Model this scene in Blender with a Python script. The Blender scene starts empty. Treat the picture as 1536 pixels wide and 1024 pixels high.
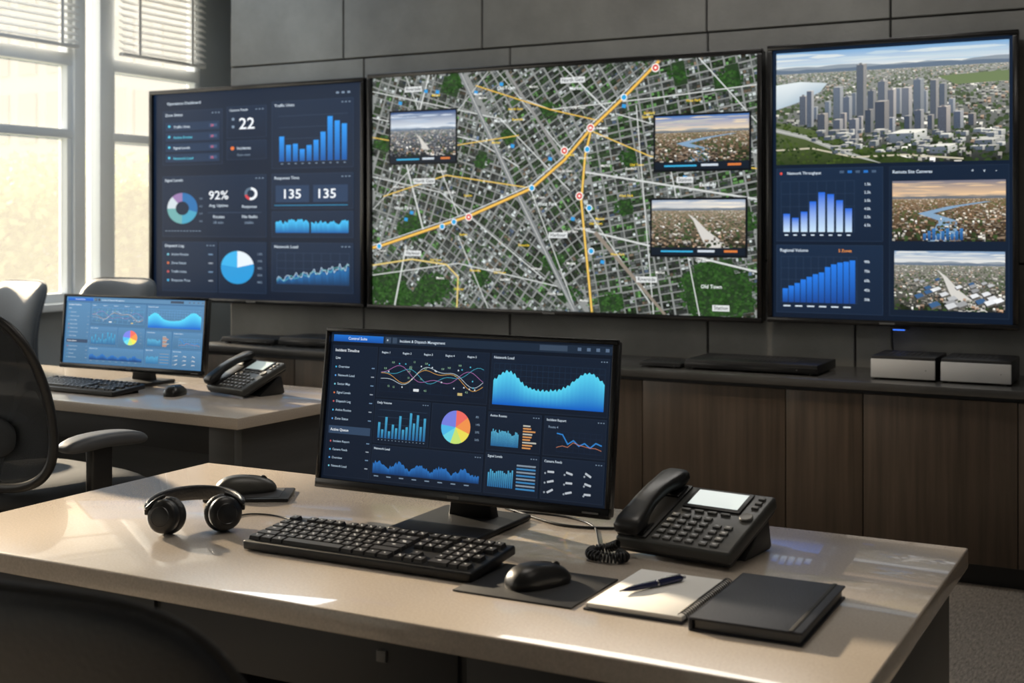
import bpy, bmesh, math, random
from mathutils import Vector, Matrix
R = random.Random(7)
S = bpy.context.scene
C = S.collection
pi = math.pi

# ------------------------------------------------------------------ materials
def s2l(c):
    c = c/255.0
    return c/12.92 if c <= 0.04045 else ((c+0.055)/1.055)**2.4
def rgb(c):
    return (s2l(c[0]), s2l(c[1]), s2l(c[2]), 1.0)

def mat(name, col, rough=0.5, metal=0.0, spec=0.5, emit=None, es=0.0, noise=None, bump=None, coat=0.0):
    m = bpy.data.materials.new(name); m.use_nodes = True
    nt = m.node_tree; b = nt.nodes['Principled BSDF']
    b.inputs['Base Color'].default_value = (*col, 1)
    b.inputs['Roughness'].default_value = rough
    b.inputs['Metallic'].default_value = metal
    b.inputs['Specular IOR Level'].default_value = spec
    b.inputs['Coat Weight'].default_value = coat
    if emit:
        b.inputs['Emission Color'].default_value = (*emit, 1)
        b.inputs['Emission Strength'].default_value = es
    tc = nt.nodes.new('ShaderNodeTexCoord')
    if noise:
        mp = nt.nodes.new('ShaderNodeMapping'); mp.inputs['Scale'].default_value = noise[0]
        n = nt.nodes.new('ShaderNodeTexNoise'); n.inputs['Scale'].default_value = 1
        n.inputs['Detail'].default_value = 6; n.inputs['Roughness'].default_value = 0.65
        r = nt.nodes.new('ShaderNodeValToRGB')
        a = noise[1]
        r.color_ramp.elements[0].position = 0.3; r.color_ramp.elements[1].position = 0.7
        r.color_ramp.elements[0].color = (*[max(0, c*(1-a)) for c in col], 1)
        r.color_ramp.elements[1].color = (*[min(1, c*(1+a)) for c in col], 1)
        nt.links.new(tc.outputs['Object'], mp.inputs['Vector'])
        nt.links.new(mp.outputs['Vector'], n.inputs['Vector'])
        nt.links.new(n.outputs['Fac'], r.inputs['Fac'])
        nt.links.new(r.outputs['Color'], b.inputs['Base Color'])
    if bump:
        n2 = nt.nodes.new('ShaderNodeTexNoise'); n2.inputs['Scale'].default_value = bump[0]
        n2.inputs['Detail'].default_value = 4
        bp = nt.nodes.new('ShaderNodeBump'); bp.inputs['Strength'].default_value = bump[1]
        bp.inputs['Distance'].default_value = 0.01
        nt.links.new(tc.outputs['Object'], n2.inputs['Vector'])
        nt.links.new(n2.outputs['Fac'], bp.inputs['Height'])
        nt.links.new(bp.outputs['Normal'], b.inputs['Normal'])
    return m

M_conc = mat('concrete_panel', (0.190, 0.193, 0.190), 0.7, noise=((1.3, 1.3, 1.3), 0.28), bump=(60, 0.12))
M_joint = mat('joint_dark', (0.02, 0.02, 0.02), 0.9)
M_wall = mat('wall_paint', (0.24, 0.27, 0.30), 0.8, noise=((2, 2, 2), 0.06))
M_frame = mat('window_frame_paint', (0.68, 0.73, 0.78), 0.5)
M_ceil = mat('ceiling_paint', (0.35, 0.35, 0.35), 0.9)
M_blind = mat('blind_slat', (0.60, 0.62, 0.64), 0.5)
M_desk = mat('desk_laminate', (0.50, 0.435, 0.37), 0.22, noise=((260, 260, 260), 0.13), bump=(500, 0.03), coat=0.5)
M_dark = mat('desk_dark_panel', (0.025, 0.026, 0.028), 0.5, noise=((3, 3, 3), 0.1))
M_gable = mat('desk_gable', (0.06, 0.06, 0.06), 0.5, noise=((2, 2, 30), 0.15))
M_wood = mat('cabinet_wood', (0.064, 0.046, 0.033), 0.36, noise=((34, 34, 1.1), 0.42))
M_ctop = mat('cabinet_top', (0.055, 0.054, 0.053), 0.24, noise=((5, 5, 5), 0.15))
M_black = mat('black_plastic', (0.010, 0.010, 0.011), 0.42)
M_blackg = mat('black_gloss', (0.008, 0.008, 0.009), 0.22)
M_satin = mat('black_satin', (0.012, 0.012, 0.013), 0.34)
M_soft = mat('black_matte', (0.014, 0.014, 0.015), 0.75, bump=(900, 0.1))
M_key = mat('keycap', (0.014, 0.014, 0.016), 0.45)
M_leg = mat('key_legend', (0.60, 0.62, 0.65), 0.6)
M_leather = mat('chair_leather', (0.016, 0.018, 0.022), 0.42, bump=(250, 0.2))
M_fabric = mat('chair_fabric', (0.016, 0.020, 0.026), 0.8, bump=(700, 0.3))
M_grey = mat('chair_grey', (0.060, 0.075, 0.095), 0.55, bump=(500, 0.2))
M_arm = mat('arm_pad', (0.070, 0.076, 0.086), 0.5)
M_silver = mat('silver_plastic', (0.60, 0.60, 0.60), 0.35, metal=0.2)
M_steel = mat('steel', (0.5, 0.5, 0.52), 0.25, metal=1.0)
M_dsteel = mat('dark_steel', (0.10, 0.10, 0.105), 0.3, metal=1.0)
M_phone = mat('phone_plastic', (0.045, 0.046, 0.044), 0.4)
M_phoneb = mat('phone_button', (0.13, 0.13, 0.127), 0.45)
M_lcd = mat('phone_lcd', (0.45, 0.55, 0.55), 0.2, emit=(0.50, 0.60, 0.60), es=0.42)
M_paper = mat('paper', (0.88, 0.87, 0.84), 0.8, noise=((8, 8, 8), 0.03))
M_navy = mat('navy_cover', (0.012, 0.015, 0.025), 0.5, bump=(400, 0.15))
M_pen = mat('pen_blue', (0.015, 0.02, 0.07), 0.25)
M_pad = mat('mouse_pad', (0.018, 0.018, 0.020), 0.6, bump=(1200, 0.1))
M_bark = mat('bark', (0.08, 0.065, 0.05), 0.9)
M_grass = mat('outside_paving', (0.26, 0.27, 0.20), 0.9, noise=((0.3, 0.3, 0.3), 0.3))
M_bldg = mat('outside_facade', (0.22, 0.25, 0.29), 0.8, noise=((0.5, 0.5, 0.5), 0.05))
M_bwin = mat('outside_glazing', (0.10, 0.14, 0.17), 0.2)
M_lamp = mat('ceiling_lamp_diffuser', (0.8, 0.8, 0.8), 0.5, emit=(1, 0.9, 0.78), es=1.5)
M_led = mat('led_blue', (0, 0, 0), 0.5, emit=(0.05, 0.2, 1.0), es=1.5)
M_carpet = mat('carpet', (0.20, 0.175, 0.15), 0.95, noise=((140, 30, 140), 0.5), bump=(300, 0.6))
def leafmat():
    m = bpy.data.materials.new('leaf'); m.use_nodes = True
    nt = m.node_tree; out = nt.nodes['Material Output']; b = nt.nodes['Principled BSDF']
    b.inputs['Base Color'].default_value = (0.17, 0.22, 0.11, 1); b.inputs['Roughness'].default_value = 0.8
    t = nt.nodes.new('ShaderNodeBsdfTranslucent'); t.inputs[0].default_value = (0.17, 0.21, 0.08, 1)
    mx = nt.nodes.new('ShaderNodeMixShader'); mx.inputs[0].default_value = 0.35
    nt.links.new(b.outputs[0], mx.inputs[1]); nt.links.new(t.outputs[0], mx.inputs[2]); nt.links.new(mx.outputs[0], out.inputs['Surface'])
    return m
M_leaf = leafmat()
def netmat(name, col, alpha):
    m = bpy.data.materials.new(name); m.use_nodes = True
    nt = m.node_tree; b = nt.nodes['Principled BSDF']; out = nt.nodes['Material Output']
    b.inputs['Base Color'].default_value = (*col, 1); b.inputs['Roughness'].default_value = 0.8
    t = nt.nodes.new('ShaderNodeBsdfTransparent'); mx = nt.nodes.new('ShaderNodeMixShader')
    mx.inputs[0].default_value = alpha
    nt.links.new(t.outputs[0], mx.inputs[1]); nt.links.new(b.outputs[0], mx.inputs[2])
    nt.links.new(mx.outputs[0], out.inputs['Surface'])
    return m
M_net = netmat('chair_mesh_net', (0.018, 0.023, 0.030), 0.86)
def glassmat():
    m = bpy.data.materials.new('window_glass'); m.use_nodes = True
    nt = m.node_tree; out = nt.nodes['Material Output']; nt.nodes.remove(nt.nodes['Principled BSDF'])
    t = nt.nodes.new('ShaderNodeBsdfTransparent'); g = nt.nodes.new('ShaderNodeBsdfTranslucent')
    g.inputs[0].default_value = (1.0, 1.0, 0.99, 1)
    mx = nt.nodes.new('ShaderNodeMixShader'); mx.inputs[0].default_value = 0.06  # small translucent share added so sunlit panes give a hazy glow
    nt.links.new(t.outputs[0], mx.inputs[1]); nt.links.new(g.outputs[0], mx.inputs[2])
    nt.links.new(mx.outputs[0], out.inputs['Surface'])
    return m
M_glass = glassmat()
def dispmat(name, es):
    m = bpy.data.materials.new(name); m.use_nodes = True
    nt = m.node_tree; b = nt.nodes['Principled BSDF']
    a = nt.nodes.new('ShaderNodeAttribute'); a.attribute_name = 'Col'
    b.inputs['Base Color'].default_value = (0.003, 0.003, 0.004, 1)
    b.inputs['Roughness'].default_value = 0.3
    b.inputs['Specular IOR Level'].default_value = 0.18
    nt.links.new(a.outputs['Color'], b.inputs['Emission Color'])
    b.inputs['Emission Strength'].default_value = es
    return m
M_disp = dispmat('display_pixels', 1.12)
M_disp0 = dispmat('display_pixels_desk', 0.96)
M_disp2 = dispmat('display_pixels_glare', 1.15)

# ------------------------------------------------------------------ mesh helpers
def empty(name, loc=(0, 0, 0), rz=0.0, parent=None, rot=None, scale=1.0):
    e = bpy.data.objects.new(name, None); C.objects.link(e)
    e.location = loc; e.rotation_euler = rot if rot else (0, 0, math.radians(rz))
    e.scale = (scale,)*3; e.empty_display_size = 0.1
    if parent: e.parent = parent
    return e

def fin(name, bm, mats, parent=None, smooth=True, M=None, ang=35):
    if M is not None: bmesh.ops.transform(bm, matrix=M, verts=bm.verts)
    bmesh.ops.recalc_face_normals(bm, faces=bm.faces)
    me = bpy.data.meshes.new(name); bm.to_mesh(me); bm.free()
    if not isinstance(mats, (list, tuple)): mats = [mats]
    for m in mats: me.materials.append(m)
    if smooth:
        for p in me.polygons: p.use_smooth = True
        me.set_sharp_from_angle(angle=math.radians(ang))
    o = bpy.data.objects.new(name, me); C.objects.link(o)
    if parent: o.parent = parent
    return o

def add_box(bm, x0, x1, y0, y1, z0, z1, bev=0.0, seg=2, mi=0, M=None):
    vs = [bm.verts.new(p) for p in ((x0,y0,z0),(x1,y0,z0),(x1,y1,z0),(x0,y1,z0),(x0,y0,z1),(x1,y0,z1),(x1,y1,z1),(x0,y1,z1))]
    fs = [bm.faces.new([vs[i] for i in f]) for f in ((0,3,2,1),(4,5,6,7),(0,1,5,4),(1,2,6,5),(2,3,7,6),(3,0,4,7))]
    for f in fs: f.material_index = mi
    allv = vs
    if bev > 0:
        es = list({e for f in fs for e in f.edges})
        r = bmesh.ops.bevel(bm, geom=es, offset=bev, segments=seg, affect='EDGES', profile=0.5, clamp_overlap=True)
        allv = list({v for f in r['faces'] for v in f.verts})
        for f in r['faces']: f.material_index = mi
        allv = list(set(allv) | {v for v in vs if v.is_valid})
    if M is not None:
        bmesh.ops.transform(bm, matrix=M, verts=[v for v in allv if v.is_valid])

def box(name, x0, x1, y0, y1, z0, z1, m, parent=None, bev=0.003, seg=2, M=None):
    bm = bmesh.new(); add_box(bm, x0, x1, y0, y1, z0, z1, bev, seg)
    return fin(name, bm, m, parent, True, M)

def boxes(name, lst, mats, parent=None, bev=0.003):
    bm = bmesh.new()
    for b in lst:
        add_box(bm, *b[:6], bev=bev, mi=(b[6] if len(b) > 6 else 0))
    return fin(name, bm, mats, parent)

def prism(name, pts, lo, hi, m, parent=None, axis='x', bev=0.002, seg=2, M=None):
    bm = bmesh.new()
    def P(a, b, t):
        return (t, a, b) if axis == 'x' else ((a, t, b) if axis == 'y' else (a, b, t))
    A = [bm.verts.new(P(a, b, lo)) for a, b in pts]; B = [bm.verts.new(P(a, b, hi)) for a, b in pts]
    n = len(pts)
    bm.faces.new(A); bm.faces.new(B[::-1])
    for i in range(n): bm.faces.new([A[i], A[(i+1) % n], B[(i+1) % n], B[i]])
    if bev: bmesh.ops.bevel(bm, geom=list(bm.edges), offset=bev, segments=seg, affect='EDGES', profile=0.5, clamp_overlap=True)
    return fin(name, bm, m, parent, True, M)

def lathe(name, prof, m, parent=None, M=None, n=32, arc=1.0):
    bm = bmesh.new(); rings = []
    for r, z in prof:
        rings.append([bm.verts.new((max(r, 1e-5)*math.cos(2*pi*i/n), max(r, 1e-5)*math.sin(2*pi*i/n), z)) for i in range(n)])
    for a, b in zip(rings[:-1], rings[1:]):
        for i in range(n): bm.faces.new([a[i], a[(i+1) % n], b[(i+1) % n], b[i]])
    bmesh.ops.remove_doubles(bm, verts=bm.verts, dist=2e-5)
    return fin(name, bm, m, parent, True, M, 40)

def loft(name, rings, m, parent=None, M=None, cap=True):
    bm = bmesh.new(); rr = [[bm.verts.new(p) for p in r] for r in rings]; n = len(rr[0])
    for a, b in zip(rr[:-1], rr[1:]):
        for i in range(n): bm.faces.new([a[i], a[(i+1) % n], b[(i+1) % n], b[i]])
    if cap: bm.faces.new(rr[0][::-1]); bm.faces.new(rr[-1])
    return fin(name, bm, m, parent, True, M, 50)

def sup(w, h, n=4, k=28):
    out = []
    for i in range(k):
        t = 2*pi*i/k; c, s = math.cos(t), math.sin(t)
        r = 1/((abs(c)**n+abs(s)**n)**(1/n))
        out.append((w/2*r*c, h/2*r*s))
    return out

def pillow(name, w, h, T, m, parent=None, n=4, bend=None, M=None, nr=10, nt=56, p=6, shape=None):
    bm = bmesh.new()
    def pt(r, t, s):
        c, q = math.cos(t), math.sin(t); RR = 1/((abs(c)**n+abs(q)**n)**(1/n))
        x = w/2*r*RR*c; z = h/2*r*RR*q; y = s*T/2*max(0, (1-r**p))**0.5
        if shape: x, z = shape(x, z)
        if bend: y += bend(x, z)
        return (x, y, z)
    rs = [math.sin(pi/2*i/nr) for i in range(1, nr+1)]
    edge = [bm.verts.new(pt(1, 2*pi*j/nt, 0)) for j in range(nt)]
    for s in (1, -1):
        ctr = bm.verts.new(pt(0, 0, s)); prev = None
        for r in rs:
            ring = edge if r > 0.9999 else [bm.verts.new(pt(r, 2*pi*j/nt, s)) for j in range(nt)]
            for j in range(nt):
                k = (j+1) % nt
                if prev is None: bm.faces.new([ctr, ring[j], ring[k]])
                else: bm.faces.new([prev[j], ring[j], ring[k], prev[k]])
            prev = ring
    return fin(name, bm, m, parent, True, M, 70)

def tube(name, pts, r, m, parent=None, cyclic=False, res=6):
    cu = bpy.data.curves.new(name, 'CURVE'); cu.dimensions = '3D'; cu.bevel_depth = r; cu.bevel_resolution = 3
    cu.use_fill_caps = True; cu.resolution_u = res
    sp = cu.splines.new('NURBS'); sp.points.add(len(pts)-1)
    for q, p in zip(sp.points, pts): q.co = (*p, 1)
    sp.use_cyclic_u = cyclic; sp.order_u = 3; sp.use_endpoint_u = not cyclic
    cu.materials.append(m)
    o = bpy.data.objects.new(name, cu); C.objects.link(o)
    if parent: o.parent = parent
    return o

# ------------------------------------------------------------------ display drawing
_tc = {}
def textgeo(s):
    if s in _tc: return _tc[s]
    cu = bpy.data.curves.new('t', 'FONT'); cu.body = s; cu.size = 1; cu.resolution_u = 2; cu.offset = 0.012
    o = bpy.data.objects.new('t', cu); C.objects.link(o)
    dg = bpy.context.evaluated_depsgraph_get(); dg.update()
    e = o.evaluated_get(dg); me = e.to_mesh()
    vs = [(v.co.x, v.co.y) for v in me.vertices]; fs = [tuple(p.vertices) for p in me.polygons]
    e.to_mesh_clear(); bpy.data.objects.remove(o); bpy.data.curves.remove(cu)
    w = max([v[0] for v in vs] or [0])
    _tc[s] = (vs, fs, w); return _tc[s]

class Canvas:
    def __init__(s, w, h):
        s.w, s.h = w, h; s.v = []; s.f = []; s.c = []; s.z = 0; s.clip = None
    def up(s, n=1): s.z += n
    def poly(s, pts, col):
        if s.clip:
            x0, y0, x1, y1 = s.clip
            pts = [(min(max(x, x0), x1), min(max(y, y0), y1)) for x, y in pts]
        b = len(s.v)
        for x, y in pts: s.v.append((x, y, s.z))
        s.f.append(tuple(range(b, b+len(pts))))
        if isinstance(col, list): s.c += [rgb(k) for k in col]
        else: s.c += [rgb(col)]*len(pts)
    def rect(s, x, y, w, h, col, col2=None):
        s.poly([(x, y), (x+w, y), (x+w, y+h), (x, y+h)], [col, col, col2, col2] if col2 else col)
    def rot(s, cx, cy, w, h, a, col):
        ca, sa = math.cos(a), math.sin(a)
        s.poly([(cx+dx*ca-dy*sa, cy+dx*sa+dy*ca) for dx, dy in ((-w/2, -h/2), (w/2, -h/2), (w/2, h/2), (-w/2, h/2))], col)
    def line(s, pts, w, col):
        for (x0, y0), (x1, y1) in zip(pts[:-1], pts[1:]):
            L = math.hypot(x1-x0, y1-y0) or 1; nx, ny = -(y1-y0)/L*w/2, (x1-x0)/L*w/2
            ex, ey = (x1-x0)/L*w*0.3, (y1-y0)/L*w*0.3
            s.poly([(x0-ex+nx, y0-ey+ny), (x1+ex+nx, y1+ey+ny), (x1+ex-nx, y1+ey-ny), (x0-ex-nx, y0-ey-ny)], col)
    def wedge(s, cx, cy, r, a0, a1, col, r0=0.0, n=None):
        n = n or max(3, int(abs(a1-a0)/0.18))
        for i in range(n):
            a, b = a0+(a1-a0)*i/n, a0+(a1-a0)*(i+1)/n
            P = lambda q, rr: (cx+rr*math.cos(q), cy+rr*math.sin(q))
            s.poly([P(a, r0), P(a, r), P(b, r), P(b, r0)] if r0 > 0 else [(cx, cy), P(a, r), P(b, r)], col)
    def disc(s, cx, cy, r, col, n=14): s.wedge(cx, cy, r, 0, 2*pi, col, 0, n)
    def blob(s, cx, cy, r, col):
        s.poly([(cx+r*math.cos(i*1.047), cy+r*0.8*math.sin(i*1.047)) for i in range(6)], col)
    def text(s, t, x, y, size, col, align='l'):
        vs, fs, w = textgeo(t); k = size
        ox = x-(w*k if align == 'r' else (w*k/2 if align == 'c' else 0))
        b = len(s.v)
        for vx, vy in vs: s.v.append((ox+vx*k, y-vy*k, s.z))
        for f in fs: s.f.append(tuple(b+i for i in f))
        s.c += [rgb(col)]*len(vs)
    def build(s, name, W, H, m, parent, step=0.00008):
        me = bpy.data.meshes.new(name)
        me.from_pydata([((x/s.w-0.5)*W, -z*step, (1-y/s.h)*H) for x, y, z in s.v], [], s.f)
        me.materials.append(m)
        at = me.color_attributes.new('Col', 'FLOAT_COLOR', 'POINT')
        at.data.foreach_set('color', [k for c in s.c for k in c])
        o = bpy.data.objects.new(name, me); C.objects.link(o); o.parent = parent
        return o

WORDS = ['Traffic Units', 'Overview', 'Active Routes', 'Incident Report', 'Signal Levels', 'Response Time', 'Network Load', 'Zone Status', 'Camera Feeds', 'Dispatch Log', 'Daily Volume', 'Sector Map']
TX = (208, 222, 234); TD = (125, 145, 166)
def panel(c, x, y, w, h, title=True, col=(27, 43, 63), ts=6, k=0):
    c.rect(x, y, w, h, tuple(min(255, v+16) for v in col)); c.up(); c.rect(x+0.6, y+0.6, w-1.2, h-1.2, col, tuple(int(v*0.85) for v in col)); c.up()
    if title:
        c.text(WORDS[k % len(WORDS)], x+4, y+ts+2.5, ts, TX)
        for i in range(3): c.rect(x+w-7-i*5, y+5, 2.5, 1.6, TD)
def bars(c, x, y, w, h, vals, top=(70, 175, 245), bot=(24, 82, 150), gap=0.28, axis=True):
    if axis:
        for i in range(5): c.rect(x, y+h*i/4, w, 0.5, (52, 72, 96))
        c.up()
    n = len(vals); bw = w/n
    for i, v in enumerate(vals):
        c.rect(x+bw*(i+gap/2), y+h*(1-v), bw*(1-gap), h*v, top, bot)
    c.up()
    if axis:
        for i in range(n): c.rect(x+bw*(i+0.4), y+h+3, bw*0.3, 1.4, TD)
def area(c, x, y, w, h, vals, top=(80, 215, 250), bot=(20, 70, 130)):
    n = len(vals)-1
    for i in range(n):
        xa, xb = x+w*i/n, x+w*(i+1)/n; ya, yb = y+h*(1-vals[i]), y+h*(1-vals[i+1])
        c.poly([(xa, ya), (xb, yb), (xb, y+h), (xa, y+h)], [top, top, bot, bot])
    c.up()
def noisev(n, a, b, seed, sm=0.5):
    r = random.Random(seed); v = (a+b)/2; o = []
    for i in range(n):
        v = v*sm+(a+(b-a)*r.random())*(1-sm); o.append(v)
    return o
def lchart(c, x, y, w, h, vals, col, wd=1.0):
    n = len(vals)-1
    c.line([(x+w*i/n, y+h*(1-v)) for i, v in enumerate(vals)], wd, col); c.up()
def gridl(c, x, y, w, h, nx, ny, col=(45, 64, 88), t=0.5):
    for i in range(nx+1): c.rect(x+w*i/nx-t/2, y, t, h, col)
    c.up()
    for i in range(ny+1): c.rect(x, y+h*i/ny-t/2, w, t, col)
    c.up()
def rows(c, x, y, w, n, dy, ts=4.5, k=0, dots=True):
    cols = [(225, 120, 70), (70, 180, 230), (120, 200, 220), (200, 90, 90), (90, 160, 230)]
    for i in range(n):
        yy = y+i*dy
        if dots: c.disc(x+2.5, yy-1.5, 1.8, cols[(i*3+k) % 5])
        c.text(WORDS[(i*5+k) % len(WORDS)], x+8, yy, ts, (175, 195, 212))
        c.rect(x+w-9, yy-3, 7, 2.0, (150, 160, 172) if i % 2 else (110, 140, 170))
def pie(c, cx, cy, r, parts, r0=0):
    a = -pi/2; tot = sum(p[0] for p in parts)
    for v, col in parts:
        b = a+2*pi*v/tot; c.wedge(cx, cy, r, a, b, col, r0); a = b
    c.up()

def mixc(a, b, t): return tuple(a[i]+(b[i]-a[i])*t for i in range(3))
def city(c, x, y, w, h, seed, sky=((120, 150, 180), (225, 215, 200)), tint=(120, 115, 105), kind='road', hz=0.34, n=30, fine=1.0, green=0.3):
    r = random.Random(seed); c.clip = (x, y, x+w, y+h)
    c.rect(x, y, w, h, (60, 64, 60)); c.up()
    hy = y+h*hz
    c.rect(x, y, w, h*hz, sky[0], sky[1]); c.up()
    for i in range(22):
        cx, cy = x+r.random()*w, y+h*hz*(0.1+0.75*r.random())
        cw, ch = w*(0.08+0.16*r.random()), h*0.010*(1+r.random())
        c.poly([(cx-cw, cy), (cx-cw*.4, cy-ch), (cx+cw*.5, cy-ch*.8), (cx+cw, cy), (cx+cw*.3, cy+ch*.5), (cx-cw*.5, cy+ch*.6)], mixc(sky[0], sky[1], 0.45+0.5*r.random()))
        if i % 6 == 5: c.up()
    c.up()
    for k, (amp, q) in enumerate(((0.085, 0.5), (0.05, 0.72))):
        hv = noisev(22, amp*.3, amp, seed+k, 0.65)
        for i in range(21):
            c.poly([(x+w*i/21, hy-h*hv[i]), (x+w*(i+1)/21, hy-h*hv[i+1]), (x+w*(i+1)/21, hy+1), (x+w*i/21, hy+1)], mixc(sky[1], (50, 72, 100), q))
        c.up()
    c.rect(x, hy, w, h*(1-hz), mixc(tint, sky[1], 0.30), mixc(tint, (20, 24, 22), 0.78)); c.up()
    for i in range(n):
        t = i/(n-1); yb = hy+h*(1-hz)*(t**1.45)+h*0.008
        bh, bw = h*(0.008+0.052*t)*fine, w*(0.006+0.022*t)*fine; xx = x-bw*r.random()
        while xx < x+w:
            q = r.random(); ww = bw*(0.35+1.3*r.random())
            pat = 0.5+0.5*math.sin(xx/w*9+t*7+seed)*math.cos(t*11+xx/w*5)
            if r.random() < 0.18+0.2*pat: xx += ww; continue
            hz_ = (1-t)**1.3*0.48; L = 0.45+0.75*r.random(); yo = (r.random()-.5)*bh*0.8
            if q < green*(0.5+1.3*pat):
                cb = mixc((44*L+6, 62*L+6, 32*L+4), sky[1], hz_*.8)
                c.blob(xx+ww/2, yb+yo-bh*.2, min(ww, bh*1.6)*.6, cb); xx += ww; continue
            elif q > 0.86: base = (232, 228, 218)
            elif q > 0.74: base = (158, 118, 88)
            else: base = tint
            cb = mixc(tuple(min(255, v*L) for v in base), sky[1], hz_)
            hh = bh*(0.4+r.random()*1.0); sk = ww*0.22*(r.random()-.3)
            c.poly([(xx+sk, yb+yo-hh), (xx+ww*.9+sk, yb+yo-hh), (xx+ww*.9, yb+yo-hh*.5), (xx, yb+yo-hh*.5)], mixc(cb, (255, 248, 232), 0.28))
            c.rect(xx, yb+yo-hh*0.5, ww*0.62, hh*0.5, mixc(cb, (8, 12, 20), 0.68*(1-hz_)))
            c.rect(xx+ww*.62, yb+yo-hh*0.5, ww*0.28, hh*0.5, mixc(cb, (12, 16, 22), 0.18))
            xx += ww
        c.up()
        if kind == 'road' and i == int(n*.8) or kind == 'river' and i == int(n*.62):
            if kind == 'road':
                pts = [(x+w*0.40, hy+h*0.08), (x+w*0.47, hy+h*0.2), (x+w*0.55, hy+h*.42), (x+w*.72, y+h)]; wd = [0.01, 0.04, 0.10, 0.26]; cc = (206, 203, 197)
            else:
                pts = [(x+w*0.85, hy+h*0.05), (x+w*0.55, hy+h*0.13), (x+w*0.30, hy+h*0.24), (x+w*0.5, hy+h*0.36), (x+w*0.45, y+h)]; wd = [0.06, 0.11, 0.14, 0.16, 0.26]; cc = (128, 158, 186)
            for k in range(len(pts)-1):
                (a, b), (d, e) = pts[k], pts[k+1]
                c.poly([(a-wd[k]*w/2, b), (a+wd[k]*w/2, b), (d+wd[k+1]*w/2, e), (d-wd[k+1]*w/2, e)], cc)
            c.up()
    c.clip = None

def disp_left():
    c = Canvas(322, 330); c.rect(0, 0, 322, 330, (17, 34, 56), (13, 25, 43)); c.up()
    c.text('Operations Dashboard', 22, 18, 6, TX)
    for i in range(3): c.rect(285+i*8, 12, 4, 3, TD)
    pc = (24, 42, 66)
    panel(c, 15, 28, 98, 88, k=7, col=pc)
    for i in range(4):
        c.rect(20, 47+i*17, 88, 13, (33, 54, 82)); c.up(); c.disc(26, 53+i*17, 2, (80, 200, 230)); 
        c.text(WORDS[i*2 % 12], 33, 56+i*17, 5.5, (90, 200, 225) if i in (1, 3) else TX); c.rect(92, 51+i*17, 12, 5, (60, 84, 120)); c.up(); c.text('35', 94, 55.6+i*17, 5, (220, 100, 120))
    panel(c, 120, 26, 62, 50, k=8, ts=5, col=pc)
    c.text('22', 139, 62, 25, (240, 245, 250)); c.rect(128, 44, 4, 4, TD); c.rect(128, 56, 4, 4, TD)
    panel(c, 120, 80, 62, 30, title=False, col=pc); c.disc(129, 92, 3, (230, 120, 60)); c.text('Incidents', 136, 94, 6, TX); c.text('Open cases', 136, 104, 4.5, TD)
    panel(c, 190, 22, 120, 104, k=0, col=pc)
    bars(c, 200, 45, 102, 70, [.55, .36, .38, .26, .34, .45, .62, .95, .85, .78], (45, 150, 238), (22, 84, 158))
    panel(c, 15, 134, 167, 98, k=4, col=pc)
    pie(c, 48, 186, 25, [(3, (40, 110, 170)), (2.2, (70, 160, 190)), (2.5, (110, 170, 170)), (1.4, (205, 215, 222)), (1.2, (150, 120, 170))], 11)
    for i in range(4): c.text('%d.%d' % (3+i, i*2), 76, 172+i*12, 4, TD)
    c.text('92%', 91, 172, 19, (240, 245, 250)); c.text('Avg. Uptime', 92, 184, 6, TX)
    pie(c, 158, 164, 10, [(3, (235, 240, 245)), (1, (210, 70, 80)), (1.6, (90, 110, 130))], 6)
    c.text('Response', 144, 186, 6, TX); c.rect(90, 193, 84, 0.6, (60, 82, 108))
    c.text('Routes', 98, 202, 6.5, TX); c.text('18 min', 98, 211, 6, TD); c.text('No faults', 144, 202, 6.5, TX); c.text('stable', 148, 211, 6, TD)
    for i in range(12): c.rect(20+i*5, 222, 3, 1.2, TD)
    panel(c, 190, 134, 120, 54, k=5, col=pc)
    c.rect(196, 152, 50, 26, (38, 60, 90)); c.rect(252, 152, 50, 26, (38, 60, 90)); c.up()
    c.text('135', 205, 172, 20, (240, 245, 250)); c.text('135', 256, 172, 20, (240, 245, 250)); c.rect(194, 182, 108, 1.5, (40, 120, 160))
    panel(c, 190, 192, 120, 40, title=False, col=pc)
    area(c, 196, 199, 50, 26, noisev(26, .4, 1, 3), (70, 190, 240), (22, 90, 160)); area(c, 249, 199, 54, 26, noisev(24, .35, .95, 9), (70, 190, 240), (22, 90, 160))
    panel(c, 15, 240, 90, 80, k=9, col=pc); rows(c, 22, 262, 78, 4, 14, 5, 2)
    panel(c, 108, 240, 74, 80, title=False, col=pc)
    pie(c, 137, 280, 26, [(1.9, (225, 235, 242)), (5, (40, 150, 212)), (2, (60, 175, 230)), ])
    for i in range(5): c.text('%d%%' % (12+i*7), 168, 260+i*11, 4.5, TD)
    panel(c, 190, 240, 120, 76, k=6, col=pc)
    gridl(c, 198, 256, 106, 48, 8, 4)
    v = [0.15+0.45*i/40+0.08*math.sin(i*1.3)+0.06*math.sin(i*3.1) for i in range(41)]
    area(c, 198, 256, 106, 48, [q*0.9 for q in v], (36, 105, 165), (22, 52, 88)); lchart(c, 198, 256, 106, 48, v, (190, 215, 235), 0.8)
    lchart(c, 198, 256, 106, 48, [0.1+0.5*i/20+0.08*math.sin(i*2) for i in range(21)], (100, 190, 190), 0.7)
    return c

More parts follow.
